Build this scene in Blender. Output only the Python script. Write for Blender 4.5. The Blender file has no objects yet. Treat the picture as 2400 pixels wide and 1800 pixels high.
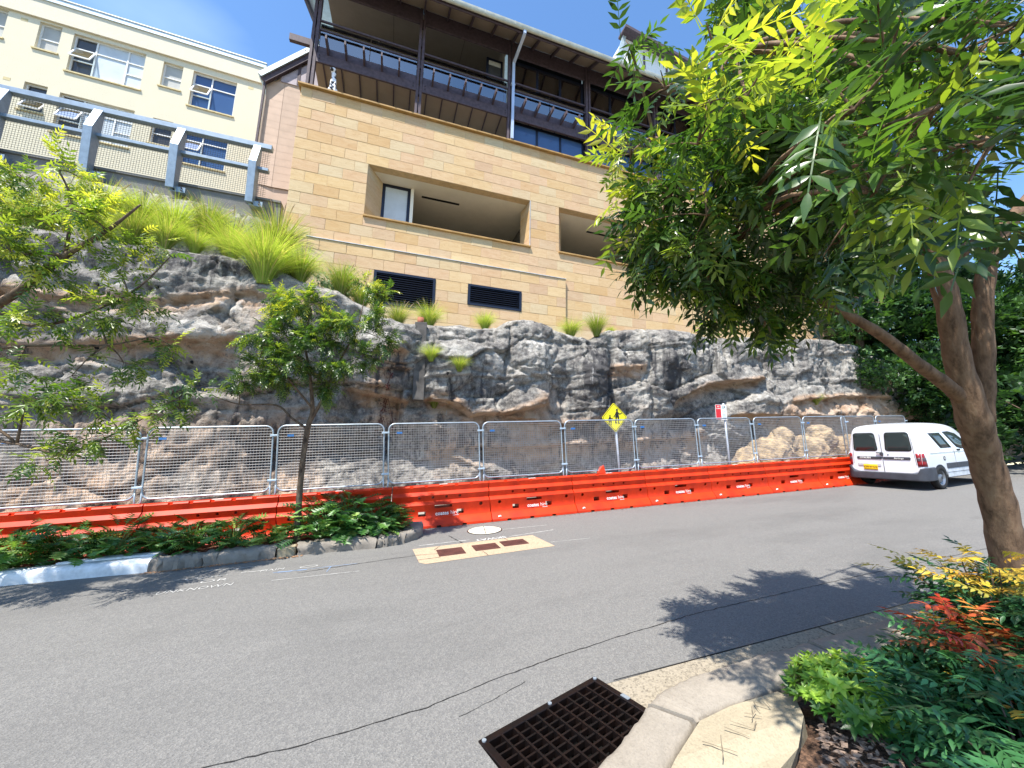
import bpy, bmesh, math, random
import numpy as np
from mathutils import Vector, Matrix
from mathutils.geometry import tessellate_polygon
rnd = random.Random(7)
rng = np.random.default_rng(11)
sc = bpy.context.scene
col = sc.collection

# ------------------------------------------------------------------ camera
# world: X along the street (uphill), Y towards the cliff, Z up; z = 0 is eye level, the road lies 1.67 m below it
YAW, PITCH, ROLL = math.radians(18.0), math.radians(9.376), math.radians(1.051)
fh = Vector((math.sin(YAW), math.cos(YAW), 0)); rh = Vector((math.cos(YAW), -math.sin(YAW), 0)); zu = Vector((0, 0, 1))
fw = fh*math.cos(PITCH) + zu*math.sin(PITCH); up0 = -fh*math.sin(PITCH) + zu*math.cos(PITCH)
cr = rh*math.cos(ROLL) + up0*math.sin(ROLL); cu = -rh*math.sin(ROLL) + up0*math.cos(ROLL)
cam_d = bpy.data.cameras.new('camera'); cam = bpy.data.objects.new('camera', cam_d); col.objects.link(cam)
cam_d.sensor_width = 36.0; cam_d.lens = 13.5; cam_d.clip_start = 0.05; cam_d.clip_end = 9000
cam.matrix_world = Matrix(((cr.x, cu.x, -fw.x, 0), (cr.y, cu.y, -fw.y, 0), (cr.z, cu.z, -fw.z, 0), (0, 0, 0, 1)))
sc.camera = cam
# ------------------------------------------------------------------ sky and sun
SUN = Vector((0.40, 0.33, -1.0)).normalized()          # direction the light travels
elev = math.asin(-SUN.z); azim = math.atan2(-SUN.x, -SUN.y)
w = bpy.data.worlds.new('World'); sc.world = w; w.use_nodes = True
nt = w.node_tree; bg = nt.nodes['Background']
sky = nt.nodes.new('ShaderNodeTexSky'); sky.sky_type = 'NISHITA'; sky.sun_disc = False
sky.sun_elevation = elev; sky.sun_rotation = azim
sky.air_density = 1.0; sky.dust_density = 0.25; sky.ozone_density = 2.2; sky.altitude = 50
tc = nt.nodes.new('ShaderNodeTexCoord'); mp = nt.nodes.new('ShaderNodeMapping'); mp.inputs['Scale'].default_value = (1.0, 2.2, 3.2); mp.inputs['Rotation'].default_value = (0.3, 0.5, 0.6)
cn = nt.nodes.new('ShaderNodeTexNoise'); cn.inputs['Scale'].default_value = 1.7; cn.inputs['Detail'].default_value = 5; cn.inputs['Roughness'].default_value = .45
crp = nt.nodes.new('ShaderNodeValToRGB'); crp.color_ramp.elements[0].position = .52; crp.color_ramp.elements[0].color = (0, 0, 0, 1); crp.color_ramp.elements[1].position = .8; crp.color_ramp.elements[1].color = (.16, .16, .16, 1)
hs = nt.nodes.new('ShaderNodeHueSaturation'); hs.inputs['Saturation'].default_value = 1.14
mixc = nt.nodes.new('ShaderNodeMixRGB'); mixc.inputs[2].default_value = (7.0, 8.2, 9.2, 1)
nt.links.new(tc.outputs['Generated'], mp.inputs['Vector']); nt.links.new(mp.outputs[0], cn.inputs['Vector']); nt.links.new(cn.outputs[0], crp.inputs[0])
nt.links.new(sky.outputs[0], hs.inputs['Color']); nt.links.new(hs.outputs[0], mixc.inputs[1]); nt.links.new(crp.outputs[0], mixc.inputs[0]); nt.links.new(mixc.outputs[0], bg.inputs['Color'])
bg.inputs['Strength'].default_value = 0.15
sun_d = bpy.data.lights.new('sun', 'SUN'); sun_d.energy = 4.6; sun_d.angle = math.radians(0.55); sun_d.color = (1.0, 0.955, 0.88)
sun_o = bpy.data.objects.new('sun', sun_d); col.objects.link(sun_o); sun_o.rotation_euler = SUN.to_track_quat('-Z', 'Y').to_euler(); sun_o.location = (-20, -15, 40)
sc.view_settings.view_transform = 'Standard'; sc.view_settings.look = 'None'; sc.view_settings.exposure = 1.08; sc.view_settings.gamma = 1.0
sc.view_settings.use_curve_mapping = False
sc.cycles.max_bounces = 6; sc.cycles.diffuse_bounces = 3; sc.cycles.transparent_max_bounces = 24; sc.cycles.transmission_bounces = 6

# ------------------------------------------------------------------ helpers
def tag(o, label=None, cat=None, group=None, kind=None):
    if label: o['label'] = label
    if cat: o['category'] = cat
    if group: o['group'] = group
    if kind: o['kind'] = kind
    return o
ORG = {}
def thing(name, loc, label, cat, group=None, rot=(0, 0, 0)):
    o = bpy.data.objects.new(name, None); col.objects.link(o); o.location = loc; o.rotation_euler = rot; o.empty_display_size = .1
    ORG[o.name] = Vector(loc); return tag(o, label, cat, group)
def copy_tree(o, parent=None):
    c = o.copy(); col.objects.link(c); c.parent = parent
    for ch in o.children: copy_tree(ch, c)
    return c
def mesh_np(name, V, F, mats=None):
    """V (n,3), F (m,k) with k = 3 or 4"""
    me = bpy.data.meshes.new(name); V = np.asarray(V, np.float32); F = np.asarray(F, np.int32)
    me.vertices.add(len(V)); me.vertices.foreach_set('co', V.ravel())
    k = F.shape[1]; me.loops.add(F.size); me.loops.foreach_set('vertex_index', F.ravel())
    me.polygons.add(len(F)); me.polygons.foreach_set('loop_start', np.arange(0, F.size, k, dtype=np.int32)); me.polygons.foreach_set('loop_total', np.full(len(F), k, np.int32))
    me.update(calc_edges=True)
    return me
def attr(me, name, vals):
    a = me.attributes.new(name, 'FLOAT', 'POINT'); a.data.foreach_set('value', np.asarray(vals, np.float32))
def link(name, me, mat=None, parent=None, smooth=False, loc=None):
    o = bpy.data.objects.new(name, me); col.objects.link(o)
    if mat is not None and len(me.materials) == 0: me.materials.append(mat)
    if smooth and len(me.polygons): me.polygons.foreach_set('use_smooth', np.ones(len(me.polygons), bool))
    if parent: o.parent = parent
    if loc is not None: o.location = loc
    return o
class MB:
    def __init__(s): s.v = []; s.f = []
    def add(s, vs, fs):
        b = len(s.v); s.v += [tuple(p) for p in vs]; s.f += [tuple(i+b for i in f) for f in fs]; return s
    def box(s, x0, x1, y0, y1, z0, z1):
        return s.add([(x0,y0,z0),(x1,y0,z0),(x1,y1,z0),(x0,y1,z0),(x0,y0,z1),(x1,y0,z1),(x1,y1,z1),(x0,y1,z1)], [(0,3,2,1),(4,5,6,7),(0,1,5,4),(1,2,6,5),(2,3,7,6),(3,0,4,7)])
    def hexa(s, b4, t4):
        return s.add(list(b4)+list(t4), [(0,3,2,1),(4,5,6,7),(0,1,5,4),(1,2,6,5),(2,3,7,6),(3,0,4,7)])
    def beam(s, p, q, a, b, up=(0,0,1)):
        """box from p to q, a wide across, b along up"""
        p = Vector(p); q = Vector(q); d = (q-p).normalized(); u = Vector(up); r = d.cross(u)
        if r.length < 1e-4: r = d.cross(Vector((1,0,0)))
        r.normalize(); u = r.cross(d).normalized(); r *= a/2; u *= b/2
        return s.hexa([p-r-u, p+r-u, q+r-u, q-r-u], [p-r+u, p+r+u, q+r+u, q-r+u])
    def prism(s, poly, vec):
        n = len(poly); P = [Vector(p) for p in poly]; vec = Vector(vec); b = len(s.v)
        s.v += [tuple(p) for p in P] + [tuple(p+vec) for p in P]
        s.f.append(tuple(b+i for i in reversed(range(n)))); s.f.append(tuple(b+n+i for i in range(n)))
        for i in range(n): j = (i+1) % n; s.f.append((b+i, b+j, b+n+j, b+n+i))
        return s
    def tube(s, pts, r, n=6, cap=True, closed=False):
        P = [Vector(p) for p in pts]; m = len(P); R = r if hasattr(r, '__len__') else [r]*m; b = len(s.v); ref = None
        for i in range(m):
            if closed: d = (P[(i+1) % m]-P[i-1])
            else: d = P[min(i+1, m-1)]-P[max(i-1, 0)]
            d = d.normalized() if d.length > 1e-9 else Vector((0,0,1))
            if ref is None:
                ref = d.cross(Vector((0,0,1)));
                if ref.length < .05: ref = d.cross(Vector((1,0,0)))
            ref = (ref - d*ref.dot(d)); ref.normalize(); bi = d.cross(ref)
            for k in range(n):
                a = 2*math.pi*k/n; s.v.append(tuple(P[i] + ref*(math.cos(a)*R[i]) + bi*(math.sin(a)*R[i])))
        for i in range(m if closed else m-1):
            i2 = (i+1) % m
            for k in range(n):
                k2 = (k+1) % n; s.f.append((b+i*n+k, b+i*n+k2, b+i2*n+k2, b+i2*n+k))
        if cap and not closed:
            s.f.append(tuple(b+k for k in reversed(range(n)))); s.f.append(tuple(b+(m-1)*n+k for k in range(n)))
        return s
    def cyl(s, p, q, r, n=12, r2=None): return s.tube([p, q], [r, r if r2 is None else r2], n)
    def loft(s, rings, cap=True, closed=True):
        n = len(rings[0]); b = len(s.v)
        for r in rings: s.v += [tuple(p) for p in r]
        for i in range(len(rings)-1):
            for k in range(n if closed else n-1):
                k2 = (k+1) % n; s.f.append((b+i*n+k, b+i*n+k2, b+(i+1)*n+k2, b+(i+1)*n+k))
        if cap: s.f.append(tuple(b+k for k in reversed(range(n)))); s.f.append(tuple(b+(len(rings)-1)*n+k for k in range(n)))
        return s
    def mesh(s, name, org=(0,0,0)):
        me = bpy.data.meshes.new(name); o = Vector(org)
        me.from_pydata([(p[0]-o.x, p[1]-o.y, p[2]-o.z) for p in s.v], [], s.f); me.update(); return me
    def build(s, name, mat, parent=None, smooth=False, bevel=0, local=False, segs=1):
        """vertices are world coordinates unless local; children take them relative to the thing's base"""
        top = parent
        while top is not None and top.parent is not None: top = top.parent
        org = Vector((0,0,0)) if (local or top is None or top.type != 'EMPTY') else ORG.get(top.name, Vector((0,0,0)))
        o = link(name, s.mesh(name, org), mat, parent, smooth)
        if bevel:
            m = o.modifiers.new('bevel', 'BEVEL'); m.width = bevel; m.segments = segs; m.limit_method = 'ANGLE'; m.angle_limit = math.radians(40)
        return o
def gz(x): return -1.67 + 0.054*min(max(x, -34), 60)
SLOPE = math.atan(0.054)
def smooth_by_angle(o, deg=35):
    me = o.data; me.polygons.foreach_set('use_smooth', np.ones(len(me.polygons), bool))
    try: me.set_sharp_from_angle(angle=math.radians(deg))
    except Exception: pass

# numpy value noise for terrain
def vnoise(P, seed=0):
    P = np.asarray(P, float); i = np.floor(P).astype(np.int64); f = P-i; f = f*f*(3-2*f); d = P.shape[-1]; out = 0
    for c in range(2**d):
        off = np.array([(c >> k) & 1 for k in range(d)]); q = i+off; h = np.full(q.shape[:-1], seed*1013+7, np.int64)
        for k in range(d): h = (h*73856093) ^ (q[..., k]*np.int64([19349663, 83492791, 49979687][k]) + 0x9E37)
        h = (h ^ (h >> 13)) * 1274126177; h = (h ^ (h >> 16)) & 0xFFFFFF
        wgt = np.prod(np.where(off == 1, f, 1-f), axis=-1); out = out + wgt*(h/0xFFFFFF)
    return out*2-1
def fbm(P, seed=0, oct=4, gain=.5):
    s = 0; a = 1; t = 0
    for o in range(oct): s = s + a*vnoise(np.asarray(P)*(2**o)+o*17.3, seed+o); t += a; a *= gain
    return s/t

# ------------------------------------------------------------------ materials
def srgb(h):
    h = h.lstrip('#'); c = [int(h[i:i+2], 16)/255 for i in (0, 2, 4)]
    return tuple(((x+.055)/1.055)**2.4 if x > .04045 else x/12.92 for x in c) + (1,)
def newmat(name):
    m = bpy.data.materials.new(name); m.use_nodes = True; n = m.node_tree; return m, n, n.nodes['Principled BSDF']
def nd(n, typ, **kw):
    x = n.nodes.new('ShaderNode'+typ)
    for k, v in kw.items():
        if k in x.inputs: x.inputs[k].default_value = v
        else: setattr(x, k, v)
    return x
def ramp(n, fac, stops):
    r = nd(n, 'ValToRGB'); e = r.color_ramp.elements
    while len(e) < len(stops): e.new(.5)
    for i, (p, c) in enumerate(stops): e[i].position = p; e[i].color = c if len(c) == 4 else tuple(c)+(1,)
    n.links.new(fac, r.inputs[0]); return r.outputs[0]
def mixrgb(n, fac, a, b, mode='MIX'):
    x = nd(n, 'MixRGB', blend_type=mode)
    for s, v in ((0, fac), (1, a), (2, b)):
        if hasattr(v, 'links'): n.links.new(v, x.inputs[s])
        else: x.inputs[s].default_value = v
    return x.outputs[0]
def noise(n, scale, detail=3, rough=.5, vec=None, dist=0):
    x = nd(n, 'TexNoise'); x.inputs['Scale'].default_value = scale; x.inputs['Detail'].default_value = detail; x.inputs['Roughness'].default_value = rough; x.inputs['Distortion'].default_value = dist
    if vec is not None: n.links.new(vec, x.inputs['Vector'])
    return x.outputs[0]
def coords(n, scale=(1, 1, 1), rot=(0, 0, 0), kind='Object'):
    t = nd(n, 'TexCoord'); m = nd(n, 'Mapping'); m.inputs['Scale'].default_value = scale; m.inputs['Rotation'].default_value = rot
    n.links.new(t.outputs[kind], m.inputs['Vector']); return m.outputs[0]
def bump(n, bs, h, strength, dist=.02, prev=None):
    b = nd(n, 'Bump'); b.inputs['Strength'].default_value = strength; b.inputs['Distance'].default_value = dist; n.links.new(h, b.inputs['Height'])
    if prev is not None: n.links.new(prev, b.inputs['Normal'])
    if bs is not None: n.links.new(b.outputs[0], bs.inputs['Normal'])
    return b.outputs[0]
def pm(name, c, rough=.6, metal=0, var=.15, vs=6, bs=0, bd=.004, bsc=40, spec=.5, c2=None, coat=0):
    """plain material: colour with soft procedural blotches (var) and fine relief (bs)"""
    m, n, b = newmat(name); c = srgb(c) if isinstance(c, str) else tuple(c)+(1,)*(4-len(c))
    b.inputs['Roughness'].default_value = rough; b.inputs['Metallic'].default_value = metal; b.inputs['Specular IOR Level'].default_value = spec
    if coat: b.inputs['Coat Weight'].default_value = coat; b.inputs['Coat Roughness'].default_value = .05
    v = coords(n)
    d = srgb(c2) if c2 else tuple(x*(1-var*2) for x in c[:3])+(1,)
    n.links.new(ramp(n, noise(n, vs, 5, .6, v), [(.35, d), (.62, c)]), b.inputs['Base Color'])
    if bs: bump(n, b, noise(n, bsc, 4, .6, v), bs, bd)
    return m
# ------------------------------------------------------------------ shared materials
def m_asphalt(name, a=.155):
    m, n, b = newmat(name); v = coords(n)
    big = noise(n, .5, 5, .6, v); mid = noise(n, 3.0, 4, .6, v); vo = nd(n, 'TexVoronoi'); vo.inputs['Scale'].default_value = 95; n.links.new(v, vo.inputs['Vector'])
    base = ramp(n, big, [(.3, (a*.80, a*.76, a*.70)), (.7, (a*1.2, a*1.14, a*1.04))])
    base = mixrgb(n, .35, base, ramp(n, mid, [(.3, (a*.8, a*.8, a*.82)), (.7, (a*1.2, a*1.17, a*1.12))]))
    spk = ramp(n, vo.outputs['Color'], [(.1, (a*.35, a*.35, a*.36)), (.5, (a, a*.95, a*.87)), (.95, (a*2.0, a*1.9, a*1.7))])
    base = mixrgb(n, .62, base, spk); fine = noise(n, 260, 2, .7, v)
    base = mixrgb(n, .5, base, ramp(n, fine, [(.3, (a*.55, a*.55, a*.55)), (.7, (a*1.5, a*1.44, a*1.33))]))
    stn = noise(n, .35, 6, .7, coords(n, (.5, 1.6, 1))); base = mixrgb(n, ramp(n, stn, [(.50, (0, 0, 0)), (.66, (.38, .38, .38))]), base, (a*.55, a*.53, a*.5, 1)); sp_ = noise(n, 1.6, 3, .5, v); base = mixrgb(n, ramp(n, sp_, [(.70, (0, 0, 0)), (.76, (.3, .3, .3))]), base, (a*.45, a*.44, a*.42, 1))
    n.links.new(base, b.inputs['Base Color']); b.inputs['Roughness'].default_value = .82; b.inputs['Specular IOR Level'].default_value = .35
    bump(n, b, vo.outputs['Distance'], .5, .006, bump(n, None, fine, .35, .004)); return m
def m_concrete(name, c, agg=0.0, var=.2, scale=120, dark=.35):
    m, n, b = newmat(name); v = coords(n); c = srgb(c)
    base = ramp(n, noise(n, 2.2, 6, .65, v), [(.3, tuple(x*(1-var) for x in c[:3])), (.7, c)])
    base = mixrgb(n, .35, base, ramp(n, noise(n, 25, 4, .7, v), [(.35, tuple(x*.7 for x in c[:3])), (.65, tuple(min(1, x*1.1) for x in c[:3]))]))
    if agg:
        vo = nd(n, 'TexVoronoi'); vo.inputs['Scale'].default_value = scale; n.links.new(v, vo.inputs['Vector'])
        base = mixrgb(n, agg, base, ramp(n, vo.outputs['Color'], [(.08, tuple(x*dark for x in c[:3])), (.4, c), (.9, tuple(min(1, x*1.35) for x in c[:3]))]))
    n.links.new(base, b.inputs['Base Color']); b.inputs['Roughness'].default_value = .85; b.inputs['Specular IOR Level'].default_value = .3
    bump(n, b, noise(n, 60, 5, .7, v), .5, .006); return m
def m_sandstone(name, src):
    """dressed sandstone blocks: ochre, gold, pink and grey-green stones with slanting bedding veins; src = per-object or per-piece random"""
    m, n, b = newmat(name); t = nd(n, 'TexCoord')
    if src == 'object': oi = nd(n, 'ObjectInfo'); r = oi.outputs['Random']
    else: at = nd(n, 'Attribute', attribute_name='rnd'); r = at.outputs['Fac']
    geo = nd(n, 'NewGeometry')
    sep = nd(n, 'Vector' + 'Math', operation='SCALE'); cmb = nd(n, 'CombineXYZ'); n.links.new(r, cmb.inputs[0]); n.links.new(r, cmb.inputs[2]); n.links.new(cmb.outputs[0], sep.inputs[0]); sep.inputs['Scale'].default_value = 60
    addv = nd(n, 'VectorMath', operation='ADD'); n.links.new(geo.outputs['Position'], addv.inputs[0]); n.links.new(sep.outputs[0], addv.inputs[1])
    mp2 = nd(n, 'Mapping'); n.links.new(addv.outputs[0], mp2.inputs['Vector']); mp2.inputs['Rotation'].default_value = (0, .45, 0); mp2.inputs['Scale'].default_value = (1.4, 1.4, 6)
    hue = ramp(n, r, [(0, (.55, .35, .16)), (.1, (.61, .43, .22)), (.2, (.49, .28, .10)), (.32, (.56, .35, .21)), (.45, (.63, .45, .235)), (.55, (.47, .29, .185)), (.66, (.56, .455, .28)), (.76, (.55, .365, .175)), (.88, (.56, .36, .235)), (1, (.60, .40, .17))])
    wv = noise(n, 1.6, 6, .6, mp2.outputs[0], 1.2)
    c = mixrgb(n, .30, hue, ramp(n, wv, [(.32, (.46, .28, .14)), (.5, (.62, .45, .26)), (.68, (.70, .56, .36))]))
    fine = noise(n, 34, 5, .7, geo.outputs['Position']); c = mixrgb(n, .14, c, ramp(n, fine, [(.3, (.34, .22, .12)), (.7, (.72, .54, .32))]))
    vein = nd(n, 'TexNoise'); vein.inputs['Scale'].default_value = .9; vein.inputs['Detail'].default_value = 3; vein.inputs['Distortion'].default_value = 2.0; n.links.new(mp2.outputs[0], vein.inputs['Vector'])
    c = mixrgb(n, ramp(n, vein.outputs[0], [(.485, (0, 0, 0)), (.5, (.3, .3, .3)), (.515, (0, 0, 0))]), c, (.33, .17, .06, 1))
    n.links.new(c, b.inputs['Base Color']); b.inputs['Roughness'].default_value = .8; b.inputs['Specular IOR Level'].default_value = .25
    bump(n, b, fine, .25, .006, bump(n, None, wv, .2, .01)); return m
def m_glass(name, tint=(.02, .03, .05), rough=.02):
    m, n, b = newmat(name); b.inputs['Base Color'].default_value = tint+(1,); b.inputs['Roughness'].default_value = rough; b.inputs['Specular IOR Level'].default_value = .45
    v = coords(n); bump(n, b, noise(n, .8, 2, .4, v), .02, .05); return m
def m_clear(name, tint=(.75, .9, .95), refl=.18):
    m, n, b = newmat(name); n.nodes.remove(b); out = n.nodes['Material Output']
    tr = nd(n, 'BsdfTransparent'); tr.inputs[0].default_value = tint+(1,); gl = nd(n, 'BsdfGlossy'); gl.inputs['Roughness'].default_value = .02
    lw = nd(n, 'LayerWeight'); lw.inputs['Blend'].default_value = refl; mx = nd(n, 'MixShader'); mxm = nd(n, 'Math', operation='MAXIMUM'); mxm.inputs[1].default_value = refl; n.links.new(lw.outputs['Fresnel'], mxm.inputs[0]); n.links.new(mxm.outputs[0], mx.inputs[0]); n.links.new(tr.outputs[0], mx.inputs[1]); n.links.new(gl.outputs[0], mx.inputs[2]); n.links.new(mx.outputs[0], out.inputs[0]); return m
def m_leaf(name, stops, trans=.35, rough=.45, spec=.5, tcol=None):
    """foliage: colour from the per-leaf attribute 'lv', light passing through"""
    m, n, b = newmat(name); out = n.nodes['Material Output']; at = nd(n, 'Attribute', attribute_name='lv')
    c = ramp(n, at.outputs['Fac'], [(p, srgb(h) if isinstance(h, str) else h) for p, h in stops])
    v = coords(n); c = mixrgb(n, .25, c, mixrgb(n, 1.0, c, ramp(n, noise(n, 30, 3, .6, v), [(.3, (.6, .6, .6)), (.7, (1.3, 1.3, 1.3))]), 'MULTIPLY'))
    n.links.new(c, b.inputs['Base Color']); b.inputs['Roughness'].default_value = rough; b.inputs['Specular IOR Level'].default_value = spec
    tl = nd(n, 'BsdfTranslucent'); n.links.new(mixrgb(n, 1.0, c, (1.45, 1.5, .6, 1) if tcol is None else tcol, 'MULTIPLY'), tl.inputs[0])
    mx = nd(n, 'MixShader'); mx.inputs[0].default_value = trans; n.links.new(b.outputs[0], mx.inputs[1]); n.links.new(tl.outputs[0], mx.inputs[2]); n.links.new(mx.outputs[0], out.inputs[0]); return m
def m_bark(name, a='#6d5b48', c='#3f342a'):
    m, n, b = newmat(name); v = coords(n, (1, 1, .35)); x = noise(n, 18, 6, .65, v)
    n.links.new(ramp(n, x, [(.3, srgb(c)), (.55, srgb(a)), (.8, srgb('#8a7862'))]), b.inputs['Base Color']); b.inputs['Roughness'].default_value = .9; b.inputs['Specular IOR Level'].default_value = .2
    bump(n, b, x, .6, .02); return m
M = dict(
    asphalt=m_asphalt('asphalt'), gutter=m_concrete('exposed aggregate concrete', '#8f8574', .6, .15, 85, .35), kerb=m_concrete('grey kerb concrete', '#958c7f', .15, .25), footing=m_concrete('tan cast concrete', '#a3977f', .2, .2),
    path=m_concrete('footpath concrete', '#9a948a', .1), patch=m_concrete('tan concrete patch', '#ab967d', .45, .2, 70, .5), stone=m_concrete('rough kerb sandstone', '#857b6f', .1, .4), paint=pm('white kerb paint', '#d9dde0', .6, var=.12, vs=9, bs=.3),
    rust=pm('rusty iron cover', '#5d3730', .75, .3, .2, 8, .4), iron=pm('cast iron grate', '#2b2626', .45, .85, .25, 14, .2, c2='#3a2c28'), dark=pm('dark void', '#0d0c0c', .95), black=pm('black plastic', '#17171a', .55), crack=pm('crack sealant', '#262422', .9, var=.2, vs=30),
    chalk=pm('survey chalk', '#b9b7b2', .95, var=.1, vs=30), bchalk=pm('blue survey paint', '#7f97b8', .95, var=.1), manhole=pm('cream manhole infill', '#d6cfba', .8, var=.1, vs=20, bs=.3), soil=pm('garden soil', '#4a3a2c', .95, var=.3, vs=14, bs=.8, bd=.03, bsc=30),
    galv=pm('galvanised steel', '#a9b4bd', .42, .55, .12, 9), wire=pm('zinc wire', '#a5a4a4', .5, .3, .06), gsteel=pm('painted grey steel', '#8b9aa8', .45, .35, .1, 7), mesh=pm('dark mesh wire', '#3c4146', .55, .5), orange=pm('orange barrier plastic', '#d0360d', .5, 0, .09, 3.0, .12, .004, 25, c2='#ad290c', spec=.28),
    white=pm('white print', '#f0eee8', .6, var=.03), blue=pm('blue tag', '#3f7fc4', .5), clamp=pm('clamp plastic', '#b7c9d8', .5, .2), cream=m_concrete('cream painted render', '#ddd3b8', 0, .07), creambrick=m_concrete('cream soffit', '#dcd2bb', 0, .06), wframe=pm('white window frame', '#e4e4e0', .5, var=.05),
    sill=pm('tile sill', '#d3c08c', .7, var=.15), glassd=m_glass('dark window glass', (.05, .05, .05), .12), glassb=m_glass('window glass painted sky blue', (.05, .10, .22)), blind=pm('grey blind', '#b2b2ad', .8, var=.06, vs=3), blindw=pm('pale blind', '#c4ccd2', .8, var=.05, vs=3), curtain=pm('white curtain', '#d8d4cc', .85, var=.06),  # glassb: sky reflection painted in as a blue glass colour
    timber=pm('dark stained timber', '#55464d', .7, 0, .2, 10, .35, .004, 30), frame=pm('blue black aluminium', '#1c2233', .4, .3, .08), ceil=pm('tan soffit lining', '#9c8b7a', .8, var=.05, vs=2), ceil2=pm('loggia ceiling', '#8e857b', .85, var=.05, vs=2), plaster=pm('white plaster soffit', '#e8e2d4', .85, var=.04, vs=2), roofm=pm('light metal roof', '#c2cfd2', .4, .3, .08), gutterm=pm('weathered gutter', '#c3c2b2', .5, .2, .12, 5), pipe=pm('painted downpipe', '#bcc9de', .4, .2, .05), tan=pm('tan board cladding', '#c4a892', .75, var=.05, vs=3),
    chairw=pm('white chair', '#d5ded8', .5), pot=pm('pale planter', '#a8a796', .8, var=.2, vs=12), terracotta=pm('terracotta', '#9c5f45', .8), dogw=pm('white enamel', '#e8e8ec', .3), dogb=pm('black spots', '#1a1820', .35), conc=m_concrete('grey retaining concrete', '#7d7b78', .1, .45),
    coping=pm('sandstone coping', '#b08a52', .75, var=.15, vs=4, bs=.2), grout=pm('pale mortar', '#cdb28a', .9, var=.1), render=pm('grey column render', '#615c57', .9, var=.3, vs=5, bs=.5), flash=pm('zinc flashing', '#d8d6d0', .4, .4),
    sblock=m_sandstone('sandstone block', 'object'), sblockm=m_sandstone('sandstone masonry', 'piece'),
    vanw=pm('white van paint', '#d9dce0', .25, 0, .02, 2, coat=.6), vanp=pm('grey van plastic', '#3b3d45', .6), vang=m_glass('van glass', (.03, .04, .04)), tyre=pm('tyre rubber', '#1b1a1a', .85), rim=pm('steel rim', '#8f9399', .4, .7), red=pm('red lens', '#8e1620', .3), plate=pm('yellow plate', '#f0c11c', .5), lampw=pm('clear lens', '#b9b9bd', .25),
    signy=pm('yellow sign sheet', '#f4e413', .45, var=.02), signr=pm('red sign sheet', '#d41f2a', .45, var=.02), signg=pm('sign green print', '#2f6e72', .6), pole=pm('pale galvanised pole', '#bcc3cf', .45, .3),
    rocky=m_concrete('yellow broken sandstone', '#c9a773', .15, .35), bark=m_bark('smooth brown bark', '#7c6450', '#4d3d30'), bark2=m_bark('grey brown bark', '#6a5a4c', '#3b3029'),
    litter=pm('dry leaf litter', '#8a5c3a', .9, var=.3, vs=40))
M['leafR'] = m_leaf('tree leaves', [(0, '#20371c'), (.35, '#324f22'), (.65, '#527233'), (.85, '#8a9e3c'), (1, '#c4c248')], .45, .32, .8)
M['leafL'] = m_leaf('tree leaves painted sunlit', [(0, '#2b4420'), (.35, '#48672a'), (.65, '#748c38'), (.85, '#a3b046'), (1, '#cccb58')], .45, .36, .7)  # lighter copy of the leafR ramp, sunlight put into the colour
M['leafB'] = m_leaf('background leaves', [(0, '#1a321b'), (.5, '#30522b'), (1, '#587d3e')], .3, .5)
M['leafP'] = m_leaf('planter leaves', [(0, '#234420'), (.5, '#42702e'), (.85, '#6d9646'), (1, '#a3b95e')], .3, .4, .55)
M['leafG'] = m_leaf('glossy shrub leaves', [(0, '#1f421c'), (.45, '#3c6a2a'), (.75, '#7ea53a'), (1, '#b2cf55')], .3, .3, .6)
M['leafN'] = m_leaf('nandina leaves', [(0, '#234a2a'), (.45, '#3d7040'), (.62, '#5f9a58'), (.7, '#b9a23c'), (.8, '#d0b23c'), (.88, '#c96f3c'), (1, '#a32c20')], .25, .4, .5, (1.3, 1.2, .7, 1))
M['grass'] = m_leaf('fountain grass', [(0, '#74833f'), (.4, '#9aac4f'), (.85, '#b8c667'), (.97, '#c4c878'), (1, '#cbb78a')], .45, .6, .3)
M['plume'] = m_leaf('grass plumes', [(0, '#b79f86'), (1, '#d9c6ad')], .3, .8, .1, (1.1, 1.0, .9, 1))
M['leafS'] = m_leaf('silver shrub leaves', [(0, '#5c7a5a'), (.6, '#8ba487'), (1, '#b3c2a4')], .25, .5)

# ------------------------------------------------------------------ ground, road, kerbs
def poly_mesh(name, outer, holes, zf, mat, parent=None, kind=None):
    loops = [[Vector((p[0], p[1], 0)) for p in outer]] + [[Vector((p[0], p[1], 0)) for p in h] for h in holes]
    tris = tessellate_polygon(loops); V = [p for l in loops for p in l]; V = [(p.x, p.y, zf(p.x, p.y)) for p in V]
    F = []
    for t in tris:
        a, b, c = [Vector(V[i]) for i in t]
        F.append(t if (b-a).cross(c-a).z > 0 else (t[0], t[2], t[1]))
    me = bpy.data.meshes.new(name); me.from_pydata(V, [], F); me.update(); o = link(name, me, mat, parent)
    if kind: o['kind'] = kind
    return o
xs = [-4000, -34, 60, 4000]; mb = MB()
for i in range(3):
    for (y0, y1) in ((-4000, 1.2), (1.2, 11.0), (11.0, 4000)):
        if i == 1 and y0 == 1.2:
            continue
        mb.add([(xs[i], y0, gz(xs[i])-.06), (xs[i+1], y0, gz(xs[i+1])-.06), (xs[i+1], y1, gz(xs[i+1])-.06), (xs[i], y1, gz(xs[i])-.06)], [(0, 1, 2, 3)])
M['ground'] = pm('dry ground', '#6f6a55', .95, var=.25, vs=.6, bs=.3, bd=.05, bsc=8)
tag(mb.build('ground', M['ground']), kind='structure')
gT = Vector((1.52, 2.67, 0)); gu = Vector((-.954, -.30, 0)); gv = Vector((.309, -.951, 0)); GL, GW = .95, .56
gq = [gT + gu*a + gv*b for a, b in ((0, 0), (GL, 0), (GL, GW), (0, GW))]
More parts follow.
